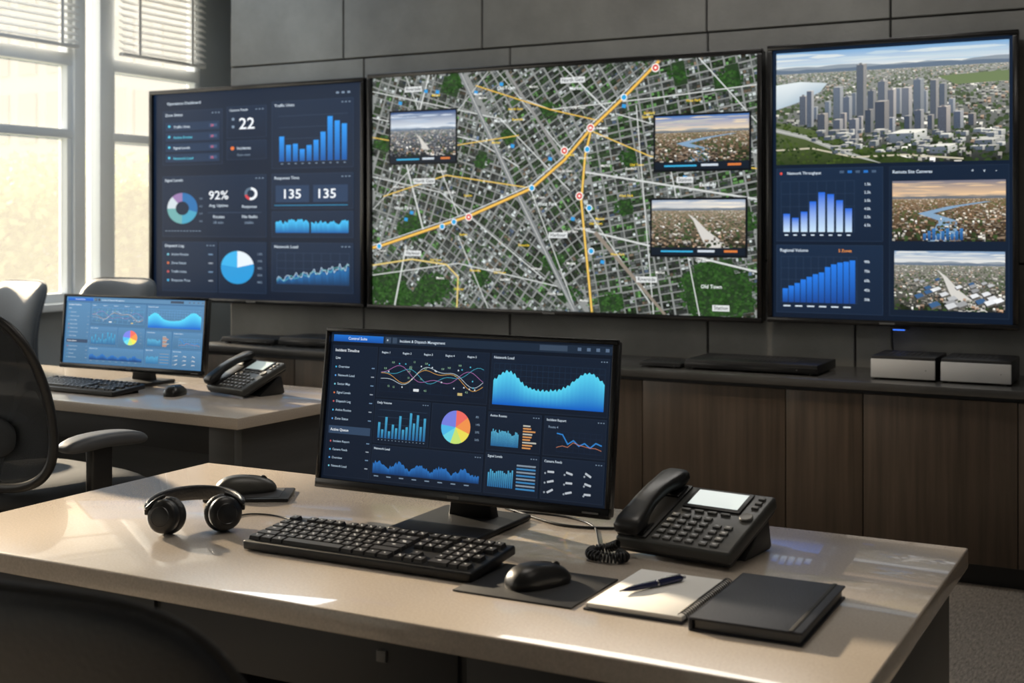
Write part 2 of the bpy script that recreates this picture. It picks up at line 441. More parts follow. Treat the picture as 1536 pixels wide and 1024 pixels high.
def disp_map():
    r = random.Random(3); c = Canvas(600, 345); c.rect(0, 0, 600, 345, (138, 141, 139)); c.up()
    T = [(0, 258), (12, 256), (87, 234), (170, 210), (271, 171), (322, 132), (362, 90), (412, 48), (462, 2)]
    def above(x, y):
        for (x0, y0), (x1, y1) in zip(T[:-1], T[1:]):
            if x0 <= x <= x1: return y < y0+(y1-y0)*(x-x0)/(x1-x0)
        return False
    def dist(x, y):
        right = (x-160)*345 > (y)*173
        if above(x, y): return 0 if not right else 1
        if right: return 2 if x < 355 else 3
        return 4
    ang = [0.32, -0.55, 0.95, -0.18, 0.62]
    parks = [(22, 318, 36), (108, 318, 28), (545, 312, 50), (70, 228, 24), (140, 15, 18), (305, 275, 16), (235, 95, 12), (580, 220, 18), (395, 330, 16), (20, 100, 14), (420, 130, 14), (190, 300, 15), (490, 20, 14), (330, 320, 14), (300, 60, 13), (60, 345, 30), (560, 30, 18), (410, 200, 13), (190, 130, 12)]
    c.clip = (0, 0, 600, 345)
    dens = lambda x, y: 0.5+0.5*math.sin(x*0.021+1.3)*math.cos(y*0.027+x*0.008)
    for d in range(5):
        a = ang[d]; ca, sa = math.cos(a), math.sin(a)
        bw, bh = 15+3*(d % 2), 10.5+2*((d+1) % 2)
        for i in range(-50, 51):
            for j in range(-60, 61):
                gx, gy = i*bw, j*bh
                cx, cy = 300+gx*ca-gy*sa, 172+gx*sa+gy*ca
                if not (-4 < cx < 604 and -4 < cy < 349) or dist(cx, cy) != d: continue
                pk = any((cx-px)**2+((cy-py)*1.3)**2 < pr*pr for px, py, pr in parks)
                if pk:
                    c.rot(cx, cy, bw+1, bh+1, a, (40, 60, 36)); continue
                nx, ny = r.choice(((3, 2), (3, 3), (4, 2), (2, 2)))
                dn = dens(cx, cy)
                base = 54+30*r.random()+26*dn; gr = r.random() < 0.14+0.18*(1-dn)
                W, Hh = bw-(1.8 if i % 4 else 3.6), bh-(1.5 if j % 5 else 3.2)
                c.rot(cx, cy, W, Hh, a, (base*.60, base*.70, base*.58)); c.z += 1
                for u in range(nx):
                    for v in range(ny):
                        lx = (-W/2+W*(u+.5)/nx); ly = (-Hh/2+Hh*(v+.5)/ny)
                        q = r.random(); g = base*(0.45+0.95*r.random())
                        if q < 0.10+0.08*dn: g = 155+60*r.random()
                        col = (g*.98, g*1.02, g*1.02)
                        if gr or q > 0.88: col = (g*0.52, g*0.78, g*0.44)
                        elif q > 0.79: col = (g*1.12, g*0.97, g*0.82)
                        elif q > 0.75: col = (g*0.8, g*0.95, g*1.18)
                        col = tuple(min(240, k) for k in col)
                        c.rot(cx+lx*ca-ly*sa, cy+lx*sa+ly*ca, W/nx*(0.6+0.35*r.random()), Hh/ny*(0.6+0.35*r.random()), a, col)
                c.z -= 1
    c.up(2)
    for px, py, pr in parks:
        for i in range(int(pr*pr*0.30)):
            aa, rr = r.random()*6.28, pr*math.sqrt(r.random())*1.08; g = r.random()
            c.blob(px+rr*math.cos(aa), py+rr*math.sin(aa)/1.3, 1.2+1.8*r.random(), (26+34*g, 50+48*g, 22+24*g))
    for i in range(1500):
        g = r.random(); c.blob(r.random()*600, r.random()*345, 0.9+1.1*r.random(), (34+34*g, 58+44*g, 28+24*g))
    c.up()
    def street(p, w=2.4, col=(204, 207, 205)): c.line(p, w, col)
    for p in ([(0, 60), (180, 100), (250, 140)], [(60, 0), (150, 210)], [(0, 150), (120, 175), (290, 300)], [(215, 0), (330, 130)], [(320, 0), (392, 70)],
              [(250, 40), (300, 60), (470, 50), (600, 40)], [(400, 70), (600, 130)], [(355, 150), (600, 190)], [(350, 230), (600, 285)], [(430, 60), (455, 345)],
              [(520, 0), (600, 90)], [(150, 240), (200, 345)], [(0, 300), (150, 280), (310, 310)], [(60, 255), (40, 345)], [(0, 20), (220, 70), (330, 175)], [(100, 0), (60, 130), (90, 230)],
              [(480, 150), (520, 345)], [(355, 200), (450, 330)], [(0, 200), (90, 120), (200, 0)], [(270, 175), (340, 345)]):
        street(p, 1.5 if r.random() < 0.6 else 2.6)
    c.up()
    street([(155, -2), (240, 165), (337, 347)], 8, (128, 132, 134)); c.up(); street([(155, -2), (240, 165), (337, 347)], 1.0, (205, 205, 200))
    street([(230, 0), (318, 128)], 5, (140, 140, 138)); street([(370, 235), (470, 345)], 6, (140, 130, 118)); c.up()
    c.line([(0, 285), (70, 275), (130, 282), (150, 300), (148, 345)], 2.2, (222, 198, 120))
    c.line([(180, 20), (300, 60), (380, 80)], 1.6, (226, 184, 76)); c.line([(20, 180), (130, 150), (271, 171)], 1.6, (226, 190, 90)); c.line([(362, 92), (450, 130), (600, 150)], 1.6, (226, 190, 90)); c.line([(0, 90), (110, 110), (250, 95)], 1.4, (226, 190, 90)); c.up()
    c.line(T, 6.0, (96, 84, 66)); c.up(); c.line(T, 3.6, (236, 186, 84)); c.up()
    c.line([(x-3.5, y-3.5) for x, y in T], 1.1, (220, 225, 228)); c.up()
    V = [(362, 95), (354, 125), (348, 190), (354, 250), (364, 345)]
    c.line(V, 4.6, (104, 92, 66)); c.up(); c.line(V, 2.8, (236, 194, 92)); c.up()
    B = ((12, 256), (143, 219), (123, 226), (271, 171), (357, 118), (360, 200), (412, 48), (363, 260)); Q = ((362, 88), (322, 119), (345, 183), (168, 212), (458, 10))
    for x, y in B: c.disc(x, y, 4.8, (235, 240, 242))
    for x, y in Q: c.disc(x, y, 6, (240, 235, 230))
    c.up()
    for x, y in B: c.disc(x, y, 3.6, (50, 160, 215))
    for x, y in Q: c.disc(x, y, 4.4, (215, 70, 60))
    for x, y in ((95, 24), (115, 26), (222, 20), (60, 215), (70, 205), (335, 215), (412, 60), (180, 30), (50, 40), (240, 110), (500, 160), (380, 275), (300, 130)): c.rot(x, y, 6, 5, 0.2, (50, 150, 215))
    c.up()
    for x, y in Q: c.disc(x, y, 1.8, (245, 240, 235))
    labs = ['Riverside', 'Old Town', 'North Gate', 'Market', 'Harbour', 'West Park', 'Station', 'Eastfield']
    LP = ((60, 22), (215, 28), (318, 22), (330, 34), (60, 268), (280, 196), (490, 165), (520, 172), (432, 300), (522, 308), (75, 160), (210, 75), (300, 240), (40, 200), (540, 336))
    for i, (x, y) in enumerate(LP):
        t = labs[i % 8]; w = textgeo(t)[2]*7
        if i % 2 == 0: c.rect(x-2, y-6, w+4, 8, (215, 218, 218))
    c.up()
    for i, (x, y) in enumerate(LP):
        c.text(labs[i % 8], x, y, 7, (50, 56, 60) if i % 2 == 0 else (235, 240, 240))
    for i in range(60):
        c.text(labs[r.randrange(8)], 10+r.random()*540, 20+r.random()*315, 4.8, (244, 210, 60) if i % 2 else (240, 240, 236))
    c.up(); c.clip = None
    def inset(x, y, w, h, seed, **k):
        z0 = c.z
        c.rect(x-3, y-3, w+6, h+6, (14, 18, 24)); c.up(3)
        city(c, x, y, w, h-10, seed, **k); c.rect(x, y+h-10, w, 10, (20, 30, 42)); c.up()
        c.rect(x+w*.1, y+h-6, w*.35, 2.2, (60, 170, 215)); c.rect(x+w*.5, y+h-7, w*.18, 3, (200, 210, 220)); c.rect(x+w*.78, y+h-7, w*.14, 3, (210, 120, 60)); c.z = z0
    inset(33, 54, 113, 76, 11, sky=((44, 78, 130), (230, 236, 240)), tint=(46, 54, 70), kind='road', hz=0.42, green=0.2)
    inset(458, 77, 130, 72, 12, sky=((64, 114, 180), (240, 216, 176)), tint=(80, 58, 40), kind='river', hz=0.36, green=0.35)
    inset(453, 190, 130, 74, 13, sky=((146, 164, 188), (244, 232, 212)), tint=(100, 80, 56), kind='road', hz=0.22, green=0.35)
    return c

def disp_right():
    c = Canvas(380, 435); c.rect(0, 0, 380, 435, (17, 32, 52), (13, 25, 42)); c.up()
    zb = c.z
    x, y, w, h = 6, 5, 368, 182
    city(c, x, y, w, h, 21, sky=((120, 166, 208), (232, 232, 224)), tint=(112, 116, 112), kind='none', hz=0.19, n=38, fine=0.75, green=0.5)
    r = random.Random(5); c.clip = (x, y, x+w, y+h)
    c.poly([(x, y+52), (x+40, y+48), (x+86, y+52), (x+74, y+66), (x+36, y+82), (x, y+92)], [(222, 230, 232), (222, 230, 232), (196, 208, 214), (170, 188, 200), (162, 182, 196), (178, 194, 204)]); c.up()
    c.poly([(x, y+112), (x+60, y+126), (x+160, y+160), (x+240, y+h), (x, y+h)], [(92, 104, 70), (84, 98, 58), (66, 80, 44), (46, 60, 30), (46, 60, 30)])
    c.poly([(x+260, y+50), (x+w, y+46), (x+w, y+62), (x+290, y+64)], (112, 128, 90)); c.up()
    c.line([(x, y+126), (x+50, y+138), (x+120, y+166), (x+170, y+h+4)], 7, (158, 160, 154)); c.up()
    c.line([(x, y+126), (x+50, y+138), (x+120, y+166), (x+170, y+h+4)], 0.8, (210, 210, 205))
    c.line([(x, y+158), (x+60, y+156), (x+130, y+172), (x+210, y+170), (x+300, y+178)], 2.4, (198, 190, 168)); c.up()
    for i in range(620):
        xx = x+r.random()*230; yy = y+114+r.random()*68; dq = (yy-y)-(112+(xx-x)*0.29)
        road = abs((yy-y)-(126+(xx-x)*0.35))
        if dq > 0 and road > 7:
            g = r.random(); c.blob(xx, yy, 1.4+2.0*r.random(), (28+g*44, 46+g*44, 20+g*18))
    c.up()
    def tower(bx, by, bw, bh, col, far=0.0):
        hzc = (208, 218, 224)
        L = mixc(mixc(col, (255, 248, 230), 0.30), hzc, far); D = mixc(mixc(col, (22, 36, 58), 0.62), hzc, far); s = bw*0.5
        c.rect(bx, by-bh, bw, bh, D, mixc(D, (26, 30, 34), .35))
        c.poly([(bx+bw, by-bh), (bx+bw+s, by-bh-s*.3), (bx+bw+s, by-s*.3), (bx+bw, by)], [L, L, mixc(L, (60, 66, 70), .35), mixc(L, (60, 66, 70), .35)])
        c.poly([(bx, by-bh), (bx+bw, by-bh), (bx+bw+s, by-bh-s*.3), (bx+s, by-bh-s*.3)], mixc(L, (240, 240, 235), 0.3)); c.up()
        ny = int(bh/2.3)
        for j in range(ny): c.rect(bx+bw*.06, by-bh+1.5+j*2.3, bw*.88, 0.7, mixc(D, (150, 170, 190), 0.34))
        for j in range(ny): c.poly([(bx+bw, by-bh+1.5+j*2.3), (bx+bw+s, by-bh+1.5+j*2.3-s*.3), (bx+bw+s, by-bh+2.2+j*2.3-s*.3), (bx+bw, by-bh+2.2+j*2.3)], mixc(L, (60, 82, 104), 0.5))
        if bh > 30 and r.random() < .6: c.rect(bx+bw*.4, by-bh-3, bw*.4, 3.2, mixc(D, L, .4))
        c.up()
    TW = [(40, 118, 10, 46), (52, 122, 8, 58), (96, 110, 11, 50), (134, 112, 11, 86), (112, 116, 10, 40), (152, 116, 9, 48), (168, 112, 11, 58), (184, 118, 9, 50), (206, 112, 11, 46),
          (224, 108, 11, 54), (250, 116, 9, 60), (264, 112, 8, 50), (164, 142, 15, 56), (148, 134, 9, 36), (70, 138, 12, 36), (96, 142, 11, 30), (122, 146, 11, 34), (226, 136, 10, 34), (262, 138, 13, 40), (286, 132, 10, 26), (308, 128, 8, 18),
          (82, 108, 7, 26), (126, 106, 6, 36), (196, 106, 7, 40), (238, 106, 6, 34), (184, 138, 8, 26), (210, 134, 8, 24), (62, 110, 6, 20), (278, 108, 7, 22), (146, 108, 5, 30), (108, 128, 7, 26), (246, 132, 7, 22), (136, 132, 6, 24)]
    for bx, by, bw, bh in sorted(TW, key=lambda t: t[1]):
        g = 90+80*r.random(); wm = r.random()*0.12
        tower(x+bx, y+by, bw, bh, (g*(1+wm), g*1.02, g*(1.08-wm)), max(0, (124-by)*0.016))
    lowb = sorted([(x+60+r.random()*290, y+132+r.random()*36, 5+9*r.random(), 2+6*r.random(), 110+120*r.random()) for i in range(80)]+[(x+186, y+152, 40, 15, 228), (x+250, y+170, 28, 11, 212), (x+318, y+160, 26, 9, 160)], key=lambda t: t[1])
    for bx, by, bw, bh, g in lowb: tower(bx, by, bw, bh, (g, g*.99, g*0.95))
    for i in range(160):
        g = r.random(); c.blob(x+90+r.random()*270, y+134+r.random()*40, 1.0+1.4*r.random(), (30+g*40, 48+g*40, 22+g*18))
    c.clip = None; c.z = zb
    pc = (24, 42, 66)
    panel(c, 6, 193, 176, 118, title=False, col=pc); c.text('Network Throughput', 24, 203, 6.5, TX); c.disc(14, 201, 2.2, (220, 80, 70))
    for i in range(5): c.rect(112+i*13, 198, 7, 4, (40, 110, 190) if i % 2 else (70, 90, 115))
    gridl(c, 14, 214, 122, 82, 8, 4)
    bars(c, 16, 214, 118, 82, [.36, .28, .40, .60, .78, .74, .62, .46], (28, 100, 215), (196, 220, 238), 0.25, False)
    for i in range(8): c.rect(20+i*14.8, 300, 6, 2, TX)
    for i in range(6): c.text('%d.5k' % (i+1), 152, 222+i*13, 6, TX)
    panel(c, 6, 317, 176, 110, title=False, col=pc); c.text('Regional Volume', 12, 328, 7, TX); c.text('5 Zones', 110, 328, 6.5, (235, 150, 70))
    gridl(c, 14, 336, 126, 74, 10, 4)
    bars(c, 16, 336, 122, 74, [.30, .36, .42, .50, .56, .62, .66, .78, .84, .88, .90, .93], (38, 120, 225), (24, 66, 140), 0.12, False)
    for i in range(6): c.rect(18+i*20, 415, 12, 2, TX)
    for i in range(5): c.text('%dk' % (90-i*15), 152, 345+i*15, 6, TX)
    panel(c, 192, 193, 182, 234, title=False, col=(20, 35, 55)); c.text('Remote Site Cameras', 197, 204, 7, TX)
    for i, t in enumerate('+v-'): c.text(t, 318+i*18, 204, 7, TX)
    zb = c.z
    city(c, 197, 216, 172, 94, 31, sky=((110, 112, 128), (244, 204, 156)), tint=(76, 56, 38), kind='river', hz=0.3, green=0.35)
    for i in range(9): c.rect(245+i*7, 298-4*(i % 3), 5, 10+4*(i % 3), (60, 120, 180), (30, 70, 120))
    c.z = zb
    city(c, 200, 325, 168, 92, 32, sky=((120, 150, 184), (236, 232, 222)), tint=(92, 90, 82), kind='road', hz=0.24, green=0.45)
    c.clip = (200, 325, 368, 417)
    for i in range(26):
        xx, yy = 203+r.random()*150, 368+i*1.6; q = 0.5+i/40; g = 140+100*r.random()
        c.poly([(xx, yy), (xx+12*q, yy-4*q), (xx+18*q, yy+1*q), (xx+5*q, yy+6*q)], (g, g*1.01, g*1.02) if i % 4 else (60, 95, 135)); c.up()
        c.poly([(xx, yy), (xx+5*q, yy+6*q), (xx+5*q, yy+9*q), (xx, yy+3*q)], (44, 46, 50)); c.poly([(xx+5*q, yy+6*q), (xx+18*q, yy+q), (xx+18*q, yy+4*q), (xx+5*q, yy+9*q)], (92, 90, 86)); c.up()
    c.clip = None
    return c

def disp_desk(glare=0):
    bg = (15, 24, 38) if not glare else (66, 110, 150)  # second monitor: washed-out glare is painted into these paler blues
    pc = (22, 34, 52) if not glare else (84, 132, 172)
    c = Canvas(600, 288); c.rect(0, 0, 600, 288, bg); c.up()
    c.rect(0, 4, 600, 15, (30, 44, 62) if not glare else (90, 134, 170)); c.up(); c.rect(6, 5, 115, 13, (35, 115, 210), (24, 84, 172)); c.up()
    c.text('Control Suite', 40, 14, 8, (220, 235, 250)); c.rect(126, 6, 12, 11, (60, 76, 96)); c.rect(142, 6, 10, 11, (60, 76, 96)); c.up(); c.text('*', 129, 16, 9, TX); c.text('Incident & Dispatch Management', 158, 14.5, 7.5, TX)
    c.rect(455, 6, 55, 10, (60, 76, 96))
    for i in range(4): c.rect(530+i*18, 8, 7, 6, (90, 110, 135))
    panel(c, 6, 26, 104, 256, title=False, col=pc)
    c.text('Incident Timeline', 12, 38, 8, (230, 238, 245)); c.text('Live', 14, 53, 7, TX)
    rows(c, 14, 70, 94, 7, 17, 6.5, 1)
    c.rect(10, 184, 96, 15, (52, 72, 98)); c.up(); c.text('Active Queue', 14, 194, 7.5, (235, 240, 245)); rows(c, 14, 216, 94, 4, 16, 6, 3)
    g2 = tuple(int(v*1.35) for v in pc)
    panel(c, 114, 26, 240, 96, title=False, col=pc)
    for i in range(5): c.text('Region %d' % (i+1), 120+i*47, 37, 5.5, TX)
    gridl(c, 120, 44, 226, 66, 10, 4, g2)
    r = random.Random(4)
    for k, col in enumerate(((214, 160, 80), (70, 165, 190), (170, 110, 170), (190, 205, 215))):
        rr = random.Random(k+30); ph = rr.random()*6; am = 0.16+0.12*rr.random()
        lchart(c, 122, 46, 222, 62, [0.5+am*math.sin(i*0.26+ph)+0.10*math.sin(i*0.6+k*2)+(0.10*(i/24-.5)*(1 if k % 2 else -1)) for i in range(33)], col, 0.9)
    for i in range(20):
        c.disc(124+r.random()*218, 50+r.random()*54, 1.5, (205, 215, 225) if i % 3 else (80, 180, 210))
    for i in range(18): c.text(r.choice(['4.2', '12', '0.8', 'N3']), 124+r.random()*205, 52+r.random()*54, 5, (140, 180, 150))
    c.rect(196, 102, 12, 5, (220, 225, 230)); c.rect(292, 104, 10, 5, (200, 180, 120)); c.up()
    panel(c, 114, 126, 122, 84, title=True, col=pc, k=10)
    bars(c, 122, 146, 108, 54, [.55, .3, .75, .25, .5, .38, .82, .35, .45, .95, .6, .9, .5, .8], (70, 165, 205), (40, 100, 155), 0.35, True)
    panel(c, 240, 126, 114, 84, title=False, col=pc)
    pie(c, 293, 168, 31, [(2.6, (120, 130, 225)), (1.2, (80, 185, 235)), (1.2, (110, 215, 230)), (1.4, (200, 230, 120)), (1.3, (240, 225, 90)), (1.8, (245, 150, 80)), (1.6, (240, 110, 100))][::-1])
    for i in range(4): c.text('%d%%' % (8+i*6), 334, 148+i*14, 5.5, TD)
    panel(c, 114, 214, 240, 68, title=True, col=pc, k=6)
    v = [0.5+0.14*math.sin(i*0.35)+0.22*(random.Random(i).random()-.5) for i in range(90)]
    area(c, 118, 232, 230, 36, v, (45, 115, 190), (20, 54, 104))
    for i in range(8): c.rect(122+i*28, 272, 10, 2, TD)
    panel(c, 360, 26, 234, 104, title=True, col=pc, k=6, ts=7)
    gridl(c, 366, 44, 220, 76, 20, 7, (34, 56, 82) if not glare else g2)
    v = []
    for i in range(90):
        t = i/89; v.append(0.40+0.42*math.exp(-((t-.13)/.14)**2)+0.48*math.exp(-((t-.86)/.17)**2)+0.03*math.sin(i*1.9)+0.03*(random.Random(i+5).random()-.5))
    area(c, 366, 44, 220, 76, v, (90, 215, 245), (14, 92, 195))
    panel(c, 360, 134, 108, 70, title=True, col=pc, k=2, ts=6)
    bars(c, 368, 152, 56, 44, noisev(22, .3, 1, 8, .7), (90, 180, 215), (40, 105, 160), 0.2, False)
    for i in range(9): c.rect(432, 154+i*5, 28*(0.5+0.5*r.random()), 2.6, (215, 150, 90) if i % 3 else (190, 190, 180))
    panel(c, 474, 134, 120, 70, title=True, col=pc, k=3, ts=6)
    c.text('Route 4', 482, 155, 6, TD)
    gridl(c, 500, 160, 86, 36, 8, 4, g2)
    lchart(c, 500, 160, 86, 36, [.9, .85, .4, .6, .35, .5, .3, .55, .45], (50, 130, 205), 2.2); lchart(c, 500, 160, 86, 36, [.2, .3, .25, .5, .4, .35, .3, .3, .2], (190, 120, 90), 1)
    panel(c, 360, 208, 108, 74, title=True, col=pc, k=4, ts=6)
    bars(c, 366, 226, 52, 44, noisev(13, .4, 1, 18, .4), (80, 170, 210), (40, 105, 160), 0.3, False)
    for i in range(8): c.rect(424, 226+i*6, 38, 3, (60, 130, 185) if i % 2 else (130, 145, 160))
    panel(c, 474, 208, 120, 74, title=True, col=pc, k=8, ts=6)
    for i in range(3):
        for j in range(3): c.rot(492+i*36, 233+j*17, 13, 3.6, 0.25*(i-j), (185, 192, 200)); c.disc(481+i*38, 236+j*17, 1.8, (150, 160, 170))
    return c

# ------------------------------------------------------------------ room
WY = 5.35
box('floor', -5.7, 2.7, -1.7, 6.7, -0.1, 0, M_carpet, bev=0)
box('ceiling', -5.7, 2.7, -1.7, 6.7, 3.0, 3.1, M_ceil, bev=0)
box('wall_right', 2.6, 2.7, -1.7, 6.7, 0, 3.0, M_wall, bev=0)
box('wall_front', -5.6, 2.6, -1.7, -1.6, 0, 3.0, M_wall, bev=0)
box('wall_recess', -5.6, -4.5, 6.6, 6.7, 0, 3.0, M_wall, bev=0)
bm = bmesh.new()
add_box(bm, -4.545, 2.6, WY+0.012, 5.55, 0, 3.0, 0, mi=1)
add_box(bm, -4.56, -4.5, WY+0.012, 6.6, 0, 3.0, 0, mi=0)
g = 0.004
def prow(xs, z0, z1):
    for a, b in zip(xs[:-1], xs[1:]): add_box(bm, a+g, b-g, WY, WY+0.02, z0+g, z1-g, 0.003, 1, 0)
prow([-4.56, -3.825, -3.019, -1.896, -1.11, -0.2, 0.7, 1.6, 2.6], 2.14, 3.0)
prow([-4.56, -3.7, -2.868, -1.89, -1.2525, -0.3, 0.7, 1.6, 2.6], 0.0, 1.15)
prow([-4.56, -3.7, -2.868, -1.89, -1.11, -0.2, 0.7, 1.6, 2.6], 1.15, 2.14)
fin('wall_back', bm, [M_conc, M_joint], None, True)

LX = -5.6
wins = [(5.53, 6.28), (4.0, 5.24), (2.45, 3.72), (0.9, 2.17), (-1.0, 0.62)]
cols = [(6.28, 6.6), (3.72, 4.0), (2.17, 2.45), (0.62, 0.9), (-1.6, -1.0)]
L = [(LX-0.1, LX, -1.6, 6.6, 0, 0.85), (LX-0.1, LX, -1.6, 6.6, 2.86, 3.0)]
L += [(LX-0.1, LX, a, b, 0.85, 2.86) for i, (a, b) in enumerate(cols)]
boxes('wall_left', L, [M_wall], None, 0.002)
box('trim_1', LX, LX+0.10, -1.6, 6.3, 0.83, 0.87, M_frame)
for i, (a, b) in enumerate(wins):
    e = empty('window_%d' % (i+1), (LX-0.05, 0, 0))
    t = 0.035
    fr = [(-0.03, 0.04, a, a+t, 0.87, 2.86), (-0.03, 0.04, b-t, b, 0.87, 2.86), (-0.03, 0.04, a, b, 0.87, 0.92), (-0.03, 0.04, a, b, 2.80, 2.86),
          (-0.03, 0.045, a, b, 1.79, 1.84), (-0.03, 0.045, a, b, 2.20, 2.27)]
    gl = [(-0.003, 0.003, a+t, b-t, 0.9, 2.82)]
    if i == 1:
        fr += [(-0.05, 0.06, 5.24, 5.32, 0.87, 2.86), (-0.05, 0.06, 5.43, 5.53, 0.87, 2.86)]
        gl += [(-0.003, 0.003, 5.32, 5.43, 0.9, 2.82)]
    boxes('frame', fr, [M_frame], e, 0.003)
    boxes('glass', gl, [M_glass], e, 0)
    bm = bmesh.new()
    z = 2.33
    while z < 2.80:
        add_box(bm, LX+0.03, LX+0.075, a+0.02, b-0.02, z-0.0012, z+0.0012, 0, mi=0, M=Matrix.Translation((LX+0.05, 0, z)) @ Matrix.Rotation(math.radians(34), 4, 'Y') @ Matrix.Translation((-LX-0.05, 0, -z)))
        z += 0.040
    add_box(bm, LX+0.035, LX+0.07, a+0.02, b-0.02, 2.29, 2.31, 0.003)
    add_box(bm, LX+0.02, LX+0.085, a+0.01, b-0.01, 2.81, 2.86, 0.003)
    for yy in (a+0.15, b-0.15): add_box(bm, LX+0.075, LX+0.078, yy-0.01, yy+0.01, 2.3, 2.82)
    fin('venetian_blind', bm, M_blind)

box('ground_outside', -60, LX-0.1, -30, 60, -0.6, -0.5, M_grass, bev=0)
e = empty('outside_building', (0, 0, 0))
box('facade', -23, -16.6, 16.6, 22, -0.5, 12, M_bldg, e, 0.02)
lst = []
for i in range(9):
    for j in range(9): lst.append((-22.7+i*0.72, -22.25+i*0.72, 16.56, 16.62, 0.3+j*1.25, 1.2+j*1.25))
for i in range(7):
    for j in range(9): lst.append((-16.63, -16.56, 16.9+i*0.72, 17.35+i*0.72, 0.3+j*1.25, 1.2+j*1.25))
boxes('glazing', lst, [M_bwin], e, 0)
def tree(x, y, hgt, spread, seed):
    r = random.Random(seed); e = empty('outside_tree', (x, y, -0.5))
    lathe('trunk', [(0.12, 0), (0.08, hgt*.4), (0.05, hgt*.75), (0.0, hgt*.8)], M_bark, e, n=10)
    bl = []
    for i in range(11):
        a = r.random()*6.28; L = spread*(0.5+0.4*r.random()); z0 = hgt*(0.22+0.05*i)
        tube('branch_%d' % (i+1), [(0, 0, z0), (math.cos(a)*L*.5, math.sin(a)*L*.5, z0+.2), (math.cos(a)*L, math.sin(a)*L, z0+.5)], 0.025, M_bark, e)
        bl.append((math.cos(a)*L*.8, math.sin(a)*L*.8, z0+.4))
    bl.append((0, 0, hgt*.8))
    bm = bmesh.new()
    for i in range(5600):
        b = r.choice(bl); d = Vector((r.gauss(0, 1), r.gauss(0, 1), r.gauss(0, .8))); d = d*(0.20*spread)
        p = Vector(b)+d; s = 0.04+0.04*r.random()
        u = Vector((r.gauss(0, 1), r.gauss(0, 1), r.gauss(0, 1))).normalized(); v = u.orthogonal().normalized()
        vs = [bm.verts.new(p+u*s*q+v*s*w*.6) for q, w in ((-1, 0), (0, -1), (1, 0), (0, 1))]
        bm.faces.new(vs)
    fin('foliage', bm, M_leaf, e, False)
tree(-13.0, 11.3, 2.6, 1.5, 1); tree(-11.6, 9.6, 2.2, 1.2, 2); tree(-11.8, 12.6, 2.4, 1.0, 3)

# ------------------------------------------------------------------ wall displays
def wall_display(x0, x1, z0, z1, cv, kids=None):
    e = empty('wall_display', ((x0+x1)/2, 5.25, z0)); W = x1-x0; H = z1-z0; b = 0.022
    boxes('bezel', [(-W/2, W/2, 0, 0.03, 0, b), (-W/2, W/2, 0, 0.03, H-b, H), (-W/2, -W/2+b, 0, 0.03, b, H-b), (W/2-b, W/2, 0, 0.03, b, H-b)], [M_blackg], e, 0.003)
    box('body', -W/2+0.005, W/2-0.005, 0.02, 0.075, 0.005, H-0.005, M_black, e, 0.004)
    box('wall_bracket', W/2-0.62, W/2-0.12, 0.07, 0.100, H*.3, H*.7, M_black, e, 0.004)
    o = cv.build('screen_image', W-2*b+0.002, H-2*b+0.002, M_disp, e); o.location = (0, 0.019, b-0.001)
    box('badge', -0.03, 0.03, -0.001, 0.002, 0.007, 0.014, M_phoneb, e, 0)
    return e
wall_display(-5.045, -3.632, 0.893, 2.030, disp_left())
wall_display(-3.612, -1.618, 0.890, 2.043, disp_map())
wall_display(-1.596, -0.610, 0.897, 2.050, disp_right())
e = empty('status_led_bar', (-1.06, 5.27, 0.885)); box('led', -0.022, 0.022, -0.01, 0.01, -0.004, 0.0, M_led, e, 0.001); box('housing', -0.035, 0.035, -0.008, 0.03, 0.0, 0.01, M_black, e, 0.001)
tube('display_cable', [(-1.10, 5.33, 0.95), (-1.105, 5.335, 0.85), (-1.095, 5.33, 0.76), (-1.06, 5.25, 0.722)], 0.005, M_black)

# ------------------------------------------------------------------ credenza
e = empty('credenza', (0, 0, 0)); XR = 2.45
box('carcass', -4.33, XR, 4.875, 5.34, 0.08, 0.69, M_dark, e, 0.003)
box('plinth', -4.30, XR-0.02, 4.91, 5.32, 0.0, 0.085, M_black, e, 0.002)
box('counter_top', -4.36, XR+0.01, 4.83, 5.345, 0.688, 0.718, M_ctop, e, 0.003)
xs = [-4.34, -3.75, -3.16, -2.57, -1.993, -1.402, -1.108, -0.566, -0.02, 0.55, 1.1, 1.65, 2.05, XR]
for i, (a, b) in enumerate(zip(xs[:-1], xs[1:])):
    box('door_panel_%d' % (i+1), a+0.002, b-0.002, 4.855, 4.876, 0.085, 0.672, M_wood, e, 0.0015)

def av_box(name, x0, x1, y0, y1, h, m_top, m_front, z=0.718, vents=True):
    e = empty(name, ((x0+x1)/2, (y0+y1)/2, z)); w, d = (x1-x0)/2, (y1-y0)/2
    box('case', -w, w, -d+0.006, d, 0.006, h, m_top, e, 0.004)
    box('front_panel', -w, w, -d-0.004, -d+0.008, 0.008, h-0.012, m_front, e, 0.002)
    for i, (a, b) in enumerate(((-1, -1), (1, -1), (1, 1), (-1, 1))):
        lathe('foot_%d' % (i+1), [(0, 0), (0.01, 0), (0.01, 0.007), (0, 0.007)], M_black, e, Matrix.Translation((a*(w-0.03), b*(d-0.03), 0)), 12)
    if vents:
        boxes('vents', [(-w*.7+i*0.02, -w*.7+i*0.02+0.008, -d*.4, d*.5, h-0.0005, h+0.0008) for i in range(int(w*1.4/0.02))], [M_joint], e, 0)
    box('status_light', w*0.7, w*0.7+0.004, -d-0.0055, -d-0.003, h*.45, h*.45+0.003, M_phoneb, e, 0)
    return e
av_box('network_switch', -1.84, -1.30, 4.93, 5.22, 0.042, M_black, M_blackg)
av_box('cable_tray_unit', -2.04, -1.86, 4.93, 5.12, 0.022, M_black, M_soft)
av_box('media_player', -1.10, -0.865, 4.95, 5.20, 0.09, M_black, M_silver)
